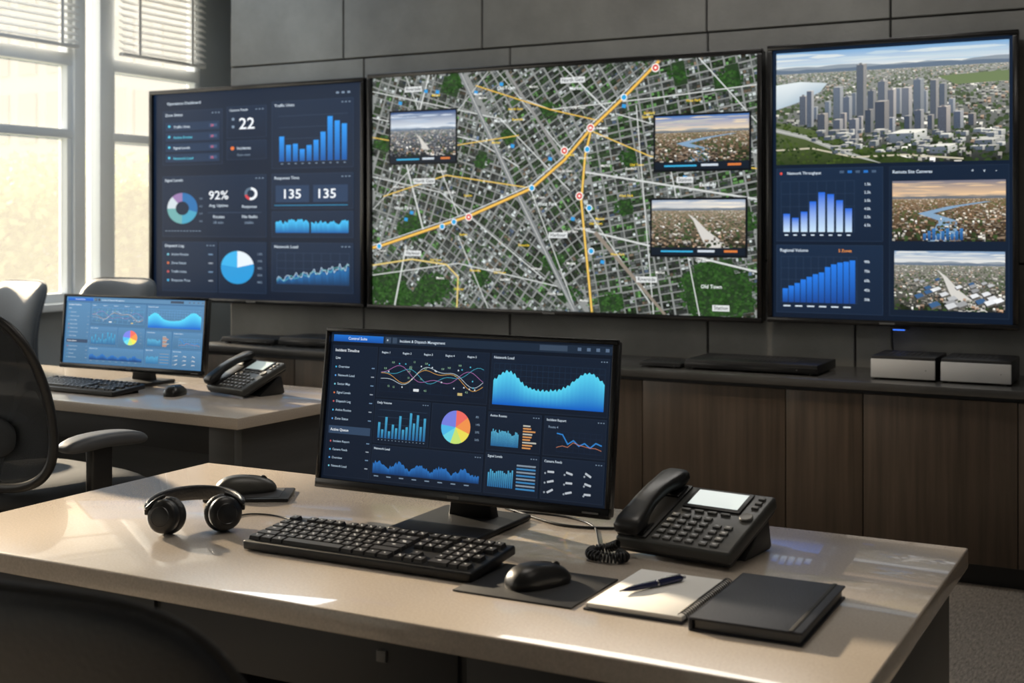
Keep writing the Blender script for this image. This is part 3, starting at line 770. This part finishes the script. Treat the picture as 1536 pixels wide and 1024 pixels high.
av_box('media_player', -0.845, -0.60, 4.95, 5.20, 0.09, M_black, M_silver)
av_box('network_switch', -4.28, -3.95, 4.95, 5.2, 0.03, M_black, M_blackg)
av_box('network_switch', -3.92, -3.5, 4.95, 5.2, 0.045, M_black, M_blackg)

# ------------------------------------------------------------------ desks
e = empty('office_desk', (0, 0, 0))
box('desktop', -2.03, -0.348, 1.506, 2.305, 0.716, 0.75, M_desk, e, 0.003, 3)
box('gable_1', -0.41, -0.375, 1.56, 2.28, 0.0, 0.716, M_gable, e, 0.002)
box('gable_2', -2.0, -1.965, 1.56, 2.28, 0.0, 0.716, M_gable, e, 0.002)
box('modesty_panel', -1.965, -0.41, 2.22, 2.245, 0.12, 0.716, M_gable, e, 0.002)
box('front_rail', -1.965, -0.41, 1.585, 1.605, 0.63, 0.716, M_dark, e, 0.002)
for i, (a, b) in enumerate(((-0.92, -0.41), (-1.965, -1.50))):
    box('pedestal_%d' % (i+1), a, b, 1.60, 2.20, 0.05, 0.714, M_dark, e, 0.002)
    for j, (z0, z1) in enumerate(((0.06, 0.33), (0.335, 0.52), (0.525, 0.705))):
        box('drawer_%d_%d' % (i+1, j+1), a+0.004, b-0.004, 1.578, 1.600, z0, z1, M_dark, e, 0.002)
box('keyboard_drawer', -1.49, -0.93, 1.578, 1.60, 0.60, 0.705, M_dark, e, 0.002)
box('lock_plate', -1.067, -1.050, 1.574, 1.579, 0.660, 0.677, M_phoneb, e, 0.001)

e2 = empty('office_desk', (-2.42, 2.87, 0), -3)
box('desktop', -1.9, 0, 0, 0.66, 0.716, 0.75, M_desk, e2, 0.003, 3)
box('gable_1', -0.06, -0.03, 0.05, 0.63, 0, 0.716, M_gable, e2, 0.002)
box('gable_2', -1.87, -1.84, 0.05, 0.63, 0, 0.716, M_gable, e2, 0.002)
box('modesty_panel', -1.84, -0.06, 0.55, 0.575, 0.1, 0.716, M_gable, e2, 0.002)
box('leg_panel', -0.16, -0.06, 0.05, 0.10, 0, 0.716, M_gable, e2, 0.002)
box('apron', -1.84, -0.16, 0.07, 0.09, 0.62, 0.716, M_dark, e2, 0.002)

# ------------------------------------------------------------------ monitors
def monitor(loc, rz, W, H, z0, tilt, cv, m, baseW=0.185, baseD=0.21):
    e = empty('desktop_monitor', loc, rz)
    p = empty('panel_pivot', (0, -0.03, z0), 0, e, rot=(-math.radians(tilt), 0, 0))
    b = 0.009
    boxes('bezel', [(-W/2, W/2, 0, 0.012, 0, 0.018), (-W/2, W/2, 0, 0.012, H-b, H), (-W/2, -W/2+b, 0, 0.012, 0.018, H-b), (W/2-b, W/2, 0, 0.012, 0.018, H-b)], [M_blackg], p, 0.0015)
    box('shell', -W/2+0.002, W/2-0.002, 0.008, 0.03, 0.002, H-0.002, M_black, p, 0.004)
    box('electronics_hump', -W*.3, W*.3, 0.028, 0.055, H*.15, H*.75, M_black, p, 0.012, 3)
    o = cv.build('screen_image', W-2*b+0.001, H-b-0.018+0.001, m, p, 0.00006); o.location = (0, 0.0075, 0.0175)
    box('badge', -0.012, 0.012, -0.0006, 0.001, 0.006, 0.011, M_phoneb, p, 0)
    box('power_buttons', W/2-0.05, W/2-0.02, -0.0006, 0.001, 0.007, 0.010, M_phoneb, p, 0)
    prism('stand_neck', [(-0.048, 0.008), (0.048, 0.008), (0.034, 0.07), (0.034, 0.2), (-0.034, 0.2), (-0.034, 0.07)], 0.035, 0.060, M_black, e, 'y', 0.003)
    box('stand_base', -baseW/2, baseW/2, -baseD/2, baseD/2, 0, 0.011, M_black, e, 0.004, 3)
    return e
monitor((-1.193, 2.035, 0.75), 0.6, 0.613, 0.306, 0.049, 7.5, disp_desk(0), M_disp0)
monitor((-3.265, 3.33, 0.75), 1, 0.655, 0.262, 0.045, 5, disp_desk(1), M_disp2)

# ------------------------------------------------------------------ keyboards
def keyboard(loc, rz, W=0.447, D=0.148):
    e = empty('computer_keyboard', loc, rz)
    tilt = math.radians(4.5); p = empty('tilt_pivot', (0, -D/2, 0.001), 0, e, rot=(tilt, 0, 0))
    box('case', -W/2, W/2, 0, D, 0, 0.016, M_black, p, 0.004, 3)
    bm = bmesh.new(); lg = bmesh.new()
    u = (W-0.012)/23.0; x0 = -W/2+0.006; y0 = 0.008; ry = (D-0.018)/6.35
    def key(cx, cy, w, h):
        t = 0.0016; z0, z1 = 0.0155, 0.0225
        A = [bm.verts.new((cx+a*w/2, cy+b*h/2, z0)) for a, b in ((-1, -1), (1, -1), (1, 1), (-1, 1))]
        B = [bm.verts.new((cx+a*(w/2-t), cy+b*(h/2-t), z1)) for a, b in ((-1, -1), (1, -1), (1, 1), (-1, 1))]
        bm.faces.new(B)
        for i in range(4): bm.faces.new([A[i], A[(i+1) % 4], B[(i+1) % 4], B[i]])
        if w < u*2.6:
            lw = 0.0030 if w < u*1.2 else 0.0065
            for k, (ox, oy) in enumerate(((-0.0015, 0.002), (0.0016, -0.002))):
                if k == 1 and R.random() < .5: continue
                a, b2 = cx+ox, cy+oy
                vs = [lg.verts.new((a+i*lw/2, b2+j*0.0014, z1+0.0002)) for i, j in ((-1, -1), (1, -1), (1, 1), (-1, 1))]; lg.faces.new(vs)
    rows_ = [([1.25, 1.25, 1.25, 6.25, 1.25, 1.25, 1.25, 1.25], [1, 1, 1], [2, 1, 1]),
             ([2.25]+[1]*10+[2.75], [0, 1, 0], [1, 1, 1, 0]),
             ([1.75]+[1]*11+[2.25], [0, 0, 0], [1, 1, 1, 1]),
             ([1.5]+[1]*12+[1.5], [1, 1, 1], [1, 1, 1, 0]),
             ([1]*13+[2], [1, 1, 1], [1, 1, 1, 1]),
             ([1, -1, 1, 1, 1, 1, -.5, 1, 1, 1, 1, -.5, 1, 1, 1, 1], [1, 1, 1], [1, 1, 1, 1])]
    for j, (a, b, c2) in enumerate(rows_):
        cy = y0+ry*(j+0.5)+(0.35*ry if j == 5 else 0)
        for start, ws in ((0, a), (15.4, b), (18.8, c2)):
            x = start
            for w in ws:
                if w == 0: x += 1; continue
                if w < 0: x += -w; continue
                key(x0+u*(x+w/2), cy, u*w-0.0022, ry-0.0022); x += w
    fin('keycaps', bm, M_key, p, False); fin('key_legends', lg, M_leg, p, False)
    box('rear_feet', -W/2+0.02, W/2-0.02, D/2-0.02, D/2-0.012, 0, 0.011, M_black, e, 0.001)
    return e
keyboard((-1.208, 1.785, 0.75), 0)
keyboard((-3.28, 3.115, 0.75), -3, 0.43, 0.14)

def mouse(loc, rz, w=0.063, l=0.110, h=0.034, m=M_black, sc=1):
    e = empty('computer_mouse', loc, rz, scale=sc)
    bm = bmesh.new(); nt, nr = 44, 14; prev = None
    def top(r, yn): return 0.005+(h-0.005)*max(0, 1-r**2.8)**0.5*(1-0.16*yn-0.10*yn*yn)
    rs = [0]+[math.sin(pi/2*i/nr) for i in range(1, nr+1)]
    for r in rs:
        ring = []
        for j in range(nt if r > 0 else 1):
            t = 2*pi*j/nt; c, s = math.cos(t), math.sin(t); RR = 1/((abs(c)**2.7+abs(s)**2.7)**(1/2.7))
            x = w/2*r*RR*c; y = l/2*r*RR*s; yn = y/(l/2); x *= 0.92+0.08*yn*yn-0.05*yn
            ring.append(bm.verts.new((x, y, top(r, yn))))
        if prev is not None:
            for j in range(nt):
                k = (j+1) % nt
                bm.faces.new([prev[0], ring[j], ring[k]] if len(prev) == 1 else [prev[j], ring[j], ring[k], prev[k]])
        prev = ring
    lo = [bm.verts.new((v.co.x*.97, v.co.y*.97, 0)) for v in prev]
    for j in range(nt): bm.faces.new([prev[j], lo[j], lo[(j+1) % nt], prev[(j+1) % nt]])
    bm.faces.new(lo[::-1])
    fin('body', bm, m, e, True, None, 60)
    lathe('scroll_wheel', [(0.004, -0.0035), (0.0085, -0.003), (0.0085, 0.003), (0.004, 0.0035)], M_soft, e, Matrix.Translation((0, l*.28, top(.56, .56)-0.005)) @ Matrix.Rotation(pi/2, 4, 'Y'), 20)
    tube('button_seam', [(0, y*l/2, top(y, y)+0.0001) for y in (0.1, 0.3, 0.45, 0.62, 0.78, 0.9)], 0.0006, M_joint, e)
    tube('shell_seam', [(x*w/2*.92, 0.1*l/2-0.006*(1-x*x), top(math.hypot(abs(x), .1), .05)+0.0001) for x in (-.9, -.7, -.4, 0, .4, .7, .9)], 0.0005, M_joint, e)
    return e
e = empty('mouse_pad', (-0.893, 1.752, 0.75)); box('mat', -0.099, 0.099, -0.085, 0.085, 0, 0.003, M_pad, e, 0.0012)
mouse((-0.890, 1.752, 0.753), -28, m=M_satin)
mouse((-2.93, 3.17, 0.75), 15, w=.06, l=.10, m=M_satin)
e = empty('graphics_tablet', (-1.70, 2.055, 0.75), 30); box('slab', -0.085, 0.085, -0.055, 0.055, 0, 0.007, M_black, e, 0.003); box('surface', -0.065, 0.065, -0.045, 0.045, 0.0068, 0.0076, M_pad, e, 0)
mouse((-1.715, 2.06, 0.7577), -42, 0.062, 0.125, 0.034, m=M_phone)

# ------------------------------------------------------------------ desk phones
def phone(loc, rz, tilt=21, sc=1.0):
    e = empty('desk_phone', loc, rz, scale=sc)
    t = math.radians(tilt); p = empty('slope_pivot', (0, -0.098, 0.0318), 0, e, rot=(t, 0, 0))
    W = 0.112
    box('body', -W, W, 0, 0.205, -0.024, 0, M_phone, p, 0.006, 3)
    box('lower_tray', -W+0.004, W-0.004, 0.004, 0.2, -0.031, -0.022, M_black, p, 0.003)
    prism('foot_stand', [(-0.02, 0.001), (0.085, 0.001), (0.093, 0.006), (0.078, 0.066), (0.055, 0.058)], -0.085, 0.105, M_black, e, 'x', 0.003)
    box('cradle', -W+0.002, -0.052, 0.006, 0.199, -0.001, 0.004, M_black, p, 0.002)
    box('cradle_cup_1', -W+0.008, -0.058, 0.012, 0.052, 0.003, 0.007, M_black, p, 0.002)
    box('cradle_cup_2', -W+0.008, -0.058, 0.150, 0.192, 0.003, 0.007, M_black, p, 0.002)
    box('lcd_bezel', -0.040, 0.075, 0.126, 0.196, -0.001, 0.004, M_black, p, 0.0025)
    box('lcd', -0.032, 0.067, 0.134, 0.188, 0.0038, 0.0046, M_lcd, p, 0)
    bm = bmesh.new(); lg = bmesh.new()
    def btn(cx, cy, w, h, z=0.0045): add_box(bm, cx-w/2, cx+w/2, cy-h/2, cy+h/2, -0.001, z, 0.0014, 2)
    for j in range(5):
        for i in range(6):
            cx = -0.036+i*0.0215+(0.005 if i > 3 else 0); cy = 0.016+j*0.0195
            if j == 4 and i > 3: continue
            btn(cx, cy, 0.0145, 0.0105)
            add_box(lg, cx-0.003, cx+0.003, cy-0.001, cy+0.0012, 0.0044, 0.0049)
    for i in range(4): btn(-0.026+i*0.026, 0.1165, 0.018, 0.006)
    for i in range(3): btn(0.093, 0.185-i*0.016, 0.013, 0.008)
    lathe('navigation_ring', [(0.012, -0.001), (0.0125, 0.004), (0.011, 0.0055), (0.006, 0.0045), (0.0, 0.005)], M_phoneb, p, Matrix.Translation((0.092, 0.116, 0)), 24)
    fin('buttons', bm, M_phoneb, p, True, None, 40); fin('button_legends', lg, M_leg, p, False)
    rings = []
    prof = [(-0.004, .030, .012, .014), (0.0, .048, .024, .015), (0.018, .053, .030, .017), (0.038, .051, .030, .019), (0.054, .046, .026, .023), (0.080, .042, .024, .027), (0.105, .041, .023, .028),
            (0.130, .042, .024, .027), (0.156, .046, .026, .023), (0.172, .051, .030, .019), (0.192, .053, .030, .017), (0.209, .048, .024, .015), (0.213, .030, .012, .014)]
    for y, w, h, z in prof:
        rings.append([(a-0.084, y-0.003, b+z+0.005) for a, b in sup(w, h, 3.6, 28)])
    loft('handset', rings, M_satin, p)
    return e
phone((-0.750, 2.065, 0.75), -7, 18, 0.94)
phone((-2.745, 3.30, 0.75), -14, 24, 0.9)

pts = []
path = [Vector(q) for q in ((-0.850, 1.965, 0.772), (-0.868, 1.965, 0.764), (-0.890, 1.952, 0.760), (-0.880, 1.926, 0.760), (-0.848, 1.922, 0.760), (-0.826, 1.936, 0.760), (-0.842, 1.952, 0.762))]
def catmull(P, t):
    n = len(P)-1; i = min(int(t*n), n-1); f = t*n-i
    p0, p1, p2, p3 = P[max(i-1, 0)], P[i], P[i+1], P[min(i+2, n)]
    return 0.5*((2*p1)+(-p0+p2)*f+(2*p0-5*p1+4*p2-p3)*f*f+(-p0+3*p1-3*p2+p3)*f**3)
N = 30; K = 10
for i in range(N*K+1):
    t = i/(N*K); c0 = catmull(path, t); tg = (catmull(path, min(1, t+.01))-catmull(path, max(0, t-.01))).normalized()
    s = tg.cross(Vector((0, 0, 1))).normalized(); up = s.cross(tg)
    a = 2*pi*i/K; pts.append(c0+s*math.cos(a)*0.0072+up*math.sin(a)*0.0072)
tube('coiled_phone_cord', pts, 0.0019, M_black, None, res=2)
tube('phone_line_cable', [(-1.19, 2.20, 0.7525), (-1.10, 2.15, 0.7525), (-1.03, 2.115, 0.7525), (-0.96, 2.13, 0.7525), (-0.90, 2.16, 0.7525), (-0.86, 2.22, 0.7525)], 0.0025, M_black)
tube('monitor_cable', [(-1.16, 2.18, 0.752), (-1.08, 2.2, 0.752), (-0.98, 2.16, 0.752), (-0.93, 2.06, 0.752), (-0.90, 2.0, 0.752)], 0.002, M_black)

# ------------------------------------------------------------------ headphones
e = empty('headphones', (-1.585, 1.765, 0.75), 42)
def cup(x, yaw, k):
    Mx = Matrix.Translation((x, 0, 0.0335)) @ Matrix.Rotation(math.radians(yaw), 4, 'Z') @ Matrix.Rotation(pi/2-0.12, 4, 'X')
    lathe('ear_cup_%d' % k, [(0, 0.0215), (0.016, 0.022), (0.0175, 0.0212), (0.0235, 0.0205), (0.0285, 0.017), (0.030, 0.012), (0.0295, 0.004), (0.026, 0.001), (0, 0.001)], M_satin, e, Mx, 40)
    lathe('cup_ring_%d' % k, [(0.0165, 0.0212), (0.0175, 0.0222), (0.0185, 0.0210)], M_dsteel, e, Mx, 40)
    lathe('ear_cushion_%d' % k, [(0.0, 0.001), (0.022, 0.002), (0.030, -0.001), (0.0335, -0.007), (0.0325, -0.014), (0.027, -0.018), (0.02, -0.016), (0.017, -0.008), (0, -0.006)], M_leather, e, Mx, 40)
cup(-0.050, -30, 1); cup(0.050, 16, 2)
rings = []
for i in range(33):
    a = pi*i/32; ca, sa = math.cos(a), math.sin(a)
    cx, cy, cz = 0.083*ca, 0.012+0.100*sa, 0.046+0.004*sa
    ring = []
    hh = 0.009+0.005*sa; th = 0.0032+0.0025*sa
    for u, v in sup(2*th, 2*hh, 4, 16):
        ring.append((cx+ca*u, cy+sa*u-0.15*v*sa, cz+v))
    rings.append(ring)
loft('headband', rings, M_leather, e)
for k, sx in ((1, -1), (2, 1)):
    tube('yoke_%d' % k, [(sx*0.083, 0.014, 0.046), (sx*0.085, -0.002, 0.048), (sx*0.080, -0.004, 0.052), (sx*0.066, 0.0, 0.064), (sx*0.052, 0.004, 0.068)], 0.0034, M_satin, e)
    box('slider_%d' % k, sx*0.083-0.005, sx*0.083+0.005, 0.0, 0.030, 0.036, 0.055, M_satin, e, 0.003)
tube('headphone_cable', [(-1.548, 1.80, 0.757), (-1.60, 1.88, 0.752), (-1.60, 1.93, 0.752), (-1.53, 1.94, 0.752), (-1.47, 1.91, 0.752), (-1.42, 1.93, 0.752)], 0.0016, M_black)

# ------------------------------------------------------------------ notebooks, pen
e = empty('spiral_notebook', (-0.702, 1.780, 0.75), 0)
box('back_cover', -0.077, 0.074, -0.106, 0.106, 0, 0.0035, M_navy, e, 0.001)
box('pages', -0.073, 0.072, -0.103, 0.103, 0.0035, 0.0105, M_paper, e, 0.0015)
boxes('page_edges', [(-0.0735, -0.07, -0.1035, 0.1035, 0.0045+i*0.0018, 0.0050+i*0.0018) for i in range(3)], [M_phoneb], e, 0)
cu = bpy.data.curves.new('spiral_binding', 'CURVE'); cu.dimensions = '3D'; cu.bevel_depth = 0.0009; cu.bevel_resolution = 2; cu.resolution_u = 4
for i in range(26):
    yy = -0.097+i*0.0078
    pts = [(0.070+0.0075*math.cos(a), yy+0.0012*math.sin(a/2), 0.0080+0.0068*math.sin(a)) for a in [2*pi*k/8 for k in range(8)]]
    sp = cu.splines.new('NURBS'); sp.points.add(7); sp.use_cyclic_u = True; sp.order_u = 3
    for q, p_ in zip(sp.points, pts): q.co = (*p_, 1)
cu.materials.append(M_black); o = bpy.data.objects.new('spiral_binding', cu); C.objects.link(o); o.parent = e
e = empty('hardcover_notebook', (-0.537, 1.782, 0.75), 1)
box('cover_bottom', -0.078, 0.078, -0.125, 0.125, 0, 0.003, M_navy, e, 0.001)
box('page_block', -0.070, 0.074, -0.121, 0.121, 0.003, 0.016, M_phoneb, e, 0.001)
box('cover_top', -0.078, 0.078, -0.125, 0.125, 0.0155, 0.019, M_navy, e, 0.0012)
box('spine', -0.079, -0.072, -0.125, 0.125, 0.0, 0.019, M_navy, e, 0.003)
box('elastic_band', 0.060, 0.066, -0.1255, 0.1255, 0.0185, 0.0200, M_soft, e, 0.0005)
a, b = Vector((-0.748, 1.735, 0.7605+0.0052)), Vector((-0.690, 1.850, 0.7605+0.0052))
d = b-a; e = empty('ballpoint_pen', a, rot=d.to_track_quat('Z', 'Y').to_euler()); Lp = d.length
lathe('barrel', [(0, 0), (0.001, 0), (0.0014, 0.006), (0.0035, 0.018), (0.0046, 0.03), (0.0048, Lp*.55), (0.0052, Lp*.56), (0.005, Lp*.93), (0.0035, Lp*.95), (0.0, Lp*.95)], M_pen, e, n=20)
lathe('clip_ring', [(0.0050, Lp*.545), (0.0054, Lp*.55), (0.0054, Lp*.57), (0.0050, Lp*.575)], M_steel, e, n=20)
lathe('push_button', [(0.0026, Lp*.945), (0.0026, Lp), (0, Lp)], M_steel, e, n=16)
box('pocket_clip', -0.0012, 0.0012, 0.0055, 0.0068, Lp*.62, Lp*.93, M_steel, e, 0.0004)

# ------------------------------------------------------------------ chairs
def chair(loc, rz, style='mesh', seat=0.58, arm=0.735, back0=0.60, back1=1.07, wb=0.46, scale=1.0, frame=M_black, mb=None, arms=True, nb=4.2):
    e = empty('office_chair', loc, rz, scale=scale)
    for i in range(5):
        a = 2*pi*i/5+0.3; Mx = Matrix.Rotation(a, 4, 'Z')
        prism('base_leg_%d' % (i+1), [(0.03, 0.10), (0.30, 0.065), (0.31, 0.085), (0.03, 0.145)], -0.02, 0.02, frame, e, 'y', 0.006, 2, Mx)
        lathe('caster_%d' % (i+1), [(0, -0.022), (0.026, -0.022), (0.029, -0.016), (0.029, -0.004), (0.02, 0), (0.029, 0.004), (0.029, 0.016), (0.026, 0.022), (0, 0.022)], M_black, e, Mx @ Matrix.Translation((0.29, 0, 0.029)) @ Matrix.Rotation(pi/2, 4, 'X'), 20)
        lathe('caster_stem_%d' % (i+1), [(0.008, 0.03), (0.008, 0.08)], M_steel, e, Mx @ Matrix.Translation((0.29, 0, 0)), 10)
    lathe('gas_lift', [(0.0, 0.09), (0.045, 0.09), (0.04, 0.15), (0.028, 0.16), (0.028, 0.30), (0.018, 0.305), (0.018, seat-0.08), (0, seat-0.08)], frame, e, None, 24)
    box('tilt_mechanism', -0.09, 0.09, -0.13, 0.10, seat-0.105, seat-0.062, frame, e, 0.012, 3)
    pillow('seat_cushion', 0.50, 0.48, 0.085, M_fabric if style == 'mesh' else M_leather, e, 4.5, lambda x, z: 0.02*(z/0.24)**2*(1 if z > 0 else -0.4), Matrix.Translation((0, 0.0, seat-0.04)) @ Matrix.Rotation(-pi/2, 4, 'X') @ Matrix.Scale(1, 4), 10, 56, 5)
    H = back1-back0; zc = (back0+back1)/2
    def bend(x, z): return 0.45*x*x-0.16*(z+H/2)+0.05*math.cos(z/H*pi)*1.0
    def shp(x, z): return (x*(1-0.10*(z/(H/2))), z)
    Mb = Matrix.Translation((0, -0.235, zc))
    if style == 'mesh':
        pillow('back_mesh', wb-0.01, H-0.01, 0.012, mb or M_net, e, 5, bend, Mb, 10, 56, 8, shp)
        pts = []
        for x, z in sup(wb, H, 5, 48):
            x, z = shp(x, z); pts.append((x, -0.235+bend(x, z), zc+z))
        tube('back_frame', pts, 0.013, frame, e, True, 4)
        pillow('lumbar_pad', wb*.7, 0.12, 0.03, M_fabric, e, 3, lambda x, z: bend(x, z-H*.22)-0.018, Matrix.Translation((0, -0.235, zc-H*.22)), 8, 40, 4)
    else:
        pillow('back_pad', wb, H, 0.085, mb or M_leather, e, nb, bend, Mb, 14, 72, 5, shp)
        tube('piping', [(shp(x, z)[0], -0.235+bend(*shp(x, z)), zc+shp(x, z)[1]) for x, z in sup(wb+.002, H+.002, nb, 60)], 0.004, M_soft if not mb else mb, e, True, 3)
    yb = -0.235+bend(0, -H*.25)
    rings = []
    for y, z, w, h in ((-0.10, seat-0.085, .07, .03), (-0.22, seat-0.085, .07, .032), (-0.305, seat-0.06, .065, .034), (-0.325, seat+0.02, .06, .034), (yb-0.045, back0+0.08, .06, .03), (yb-0.035, back0+H*.45, .05, .022)):
        rings.append((y, z, w, h))
    rr = []
    for i, (y, z, w, h) in enumerate(rings):
        y2, z2 = rings[min(i+1, 5)][:2]; y1, z1 = rings[max(i-1, 0)][:2]; L = math.hypot(y2-y1, z2-z1); ny, nz = -(z2-z1)/L, (y2-y1)/L
        rr.append([(a, y+ny*b, z+nz*b) for a, b in sup(w, h, 4, 16)])
    loft('back_spine', rr, frame, e)
    if arms:
        for k, s in ((1, -1), (2, 1)):
            tube('arm_bracket_%d' % k, [(s*0.12, -0.02, seat-0.085), (s*0.24, -0.02, seat-0.085), (s*0.285, -0.02, seat-0.07), (s*0.285, -0.02, seat)], 0.017, frame, e)
            box('arm_post_%d' % k, s*0.285-0.016, s*0.285+0.016, -0.05, 0.015, seat-0.08, arm-0.03, frame, e, 0.006, 3)
            pillow('arm_pad_%d' % k, 0.085, 0.26, 0.04, M_arm, e, 4, lambda x, z: 0.012*(abs(z)/0.13)**2, Matrix.Translation((s*0.28, 0.0, arm-0.015)) @ Matrix.Rotation(-pi/2, 4, 'X'), 8, 40, 5)
    return e
chair((-2.86, 2.56, 0), -8, 'mesh', seat=0.62, arm=0.745, back0=0.62, back1=1.085, wb=0.60)
chair((-0.98, 1.05, 0), 2, 'pad', seat=0.48, arm=0.60, back0=0.52, back1=1.0, wb=0.62, nb=7)
chair((-4.28, 4.02, 0), 185, 'pad', seat=0.48, back0=0.55, back1=1.06, wb=0.46, mb=M_grey, arms=False, nb=7)
chair((-5.08, 4.12, 0), 175, 'pad', seat=0.48, back0=0.55, back1=1.03, wb=0.44, mb=M_grey, arms=False, nb=7)

# ------------------------------------------------------------------ lights
def area_lamp(x, y, w, d, power, col):
    e = empty('ceiling_light', (x, y, 3.0))
    boxes('housing', [(-w/2-.03, w/2+.03, -d/2-.03, -d/2, -0.03, 0), (-w/2-.03, w/2+.03, d/2, d/2+.03, -0.03, 0), (-w/2-.03, -w/2, -d/2, d/2, -0.03, 0), (w/2, w/2+.03, -d/2, d/2, -0.03, 0)], [M_frame], e, 0.002)
    box('diffuser', -w/2, w/2, -d/2, d/2, -0.012, -0.006, M_lamp, e, 0)
    l = bpy.data.lights.new('panel_light', 'AREA'); l.shape = 'RECTANGLE'; l.size = w; l.size_y = d; l.energy = power; l.color = col
    o = bpy.data.objects.new('panel_light', l); C.objects.link(o); o.parent = e; o.location = (0, 0, -0.035)
area_lamp(-1.0, 2.0, 1.2, 0.5, 8, (1, .93, .84)); area_lamp(-1.6, 4.2, 1.6, 0.3, 16, (1, .97, .92)); area_lamp(-4.3, 4.6, 1.2, 0.3, 11, (0.72, 0.87, 1)); area_lamp(0.9, 1.5, 1.2, 0.5, 1.2, (1, .9, .8))  # cool panel by the windows and weak right-hand one are unseen, added fill
def spot(x, y, power, ang, tgt):
    e = empty('recessed_downlight', (x, y, 3.0))
    lathe('trim_ring', [(0.05, -0.002), (0.065, -0.004), (0.068, 0), (0.05, 0)], M_frame, e, None, 24)
    l = bpy.data.lights.new('spot', 'SPOT'); l.energy = power; l.spot_size = math.radians(ang); l.spot_blend = 1.0; l.color = (1, .80, .55); l.shadow_soft_size = 0.04
    o = bpy.data.objects.new('spot', l); C.objects.link(o); o.parent = e; o.location = (0, 0, -0.01)
    o.rotation_euler = (Vector(tgt)-Vector((x, y, 2.99))).to_track_quat('-Z', 'Y').to_euler()
spot(-1.5, 3.9, 85, 38, (-1.5, 4.9, 0.42)); spot(0.5, 3.2, 20, 60, (-0.2, 3.8, 0.0))

def sun(name, d, strength, ang, col):
    l = bpy.data.lights.new(name, 'SUN'); l.energy = strength; l.angle = math.radians(ang); l.color = col
    o = bpy.data.objects.new(name, l); C.objects.link(o); o.rotation_euler = Vector(d).to_track_quat('-Z', 'Y').to_euler(); o.location = (-8, 4, 6)
sun('sun', (1, -0.33, -0.36), 21, 2.0, (1, 0.82, 0.58))
sun('sky_glow', (1, -0.45, -0.30), 3.4, 45, (0.72, 0.86, 1.0))
w = bpy.data.worlds.new('world'); S.world = w; w.use_nodes = True
bg = w.node_tree.nodes['Background']; bg.inputs[0].default_value = (1.0, 0.98, 0.93, 1); bg.inputs[1].default_value = 1.6

# ------------------------------------------------------------------ camera
cam = bpy.data.cameras.new('camera'); co = bpy.data.objects.new('camera', cam); C.objects.link(co)
co.location = (0, 0, 1.3); co.rotation_euler = (pi/2, 0, math.radians(28.1))
cam.sensor_width = 36; cam.sensor_fit = 'HORIZONTAL'; cam.lens = 45.28; cam.shift_y = -0.1133; cam.clip_start = 0.05
cam.dof.use_dof = True; cam.dof.focus_distance = 2.8; cam.dof.aperture_fstop = 5.6
S.camera = co
S.view_settings.view_transform = 'Standard'
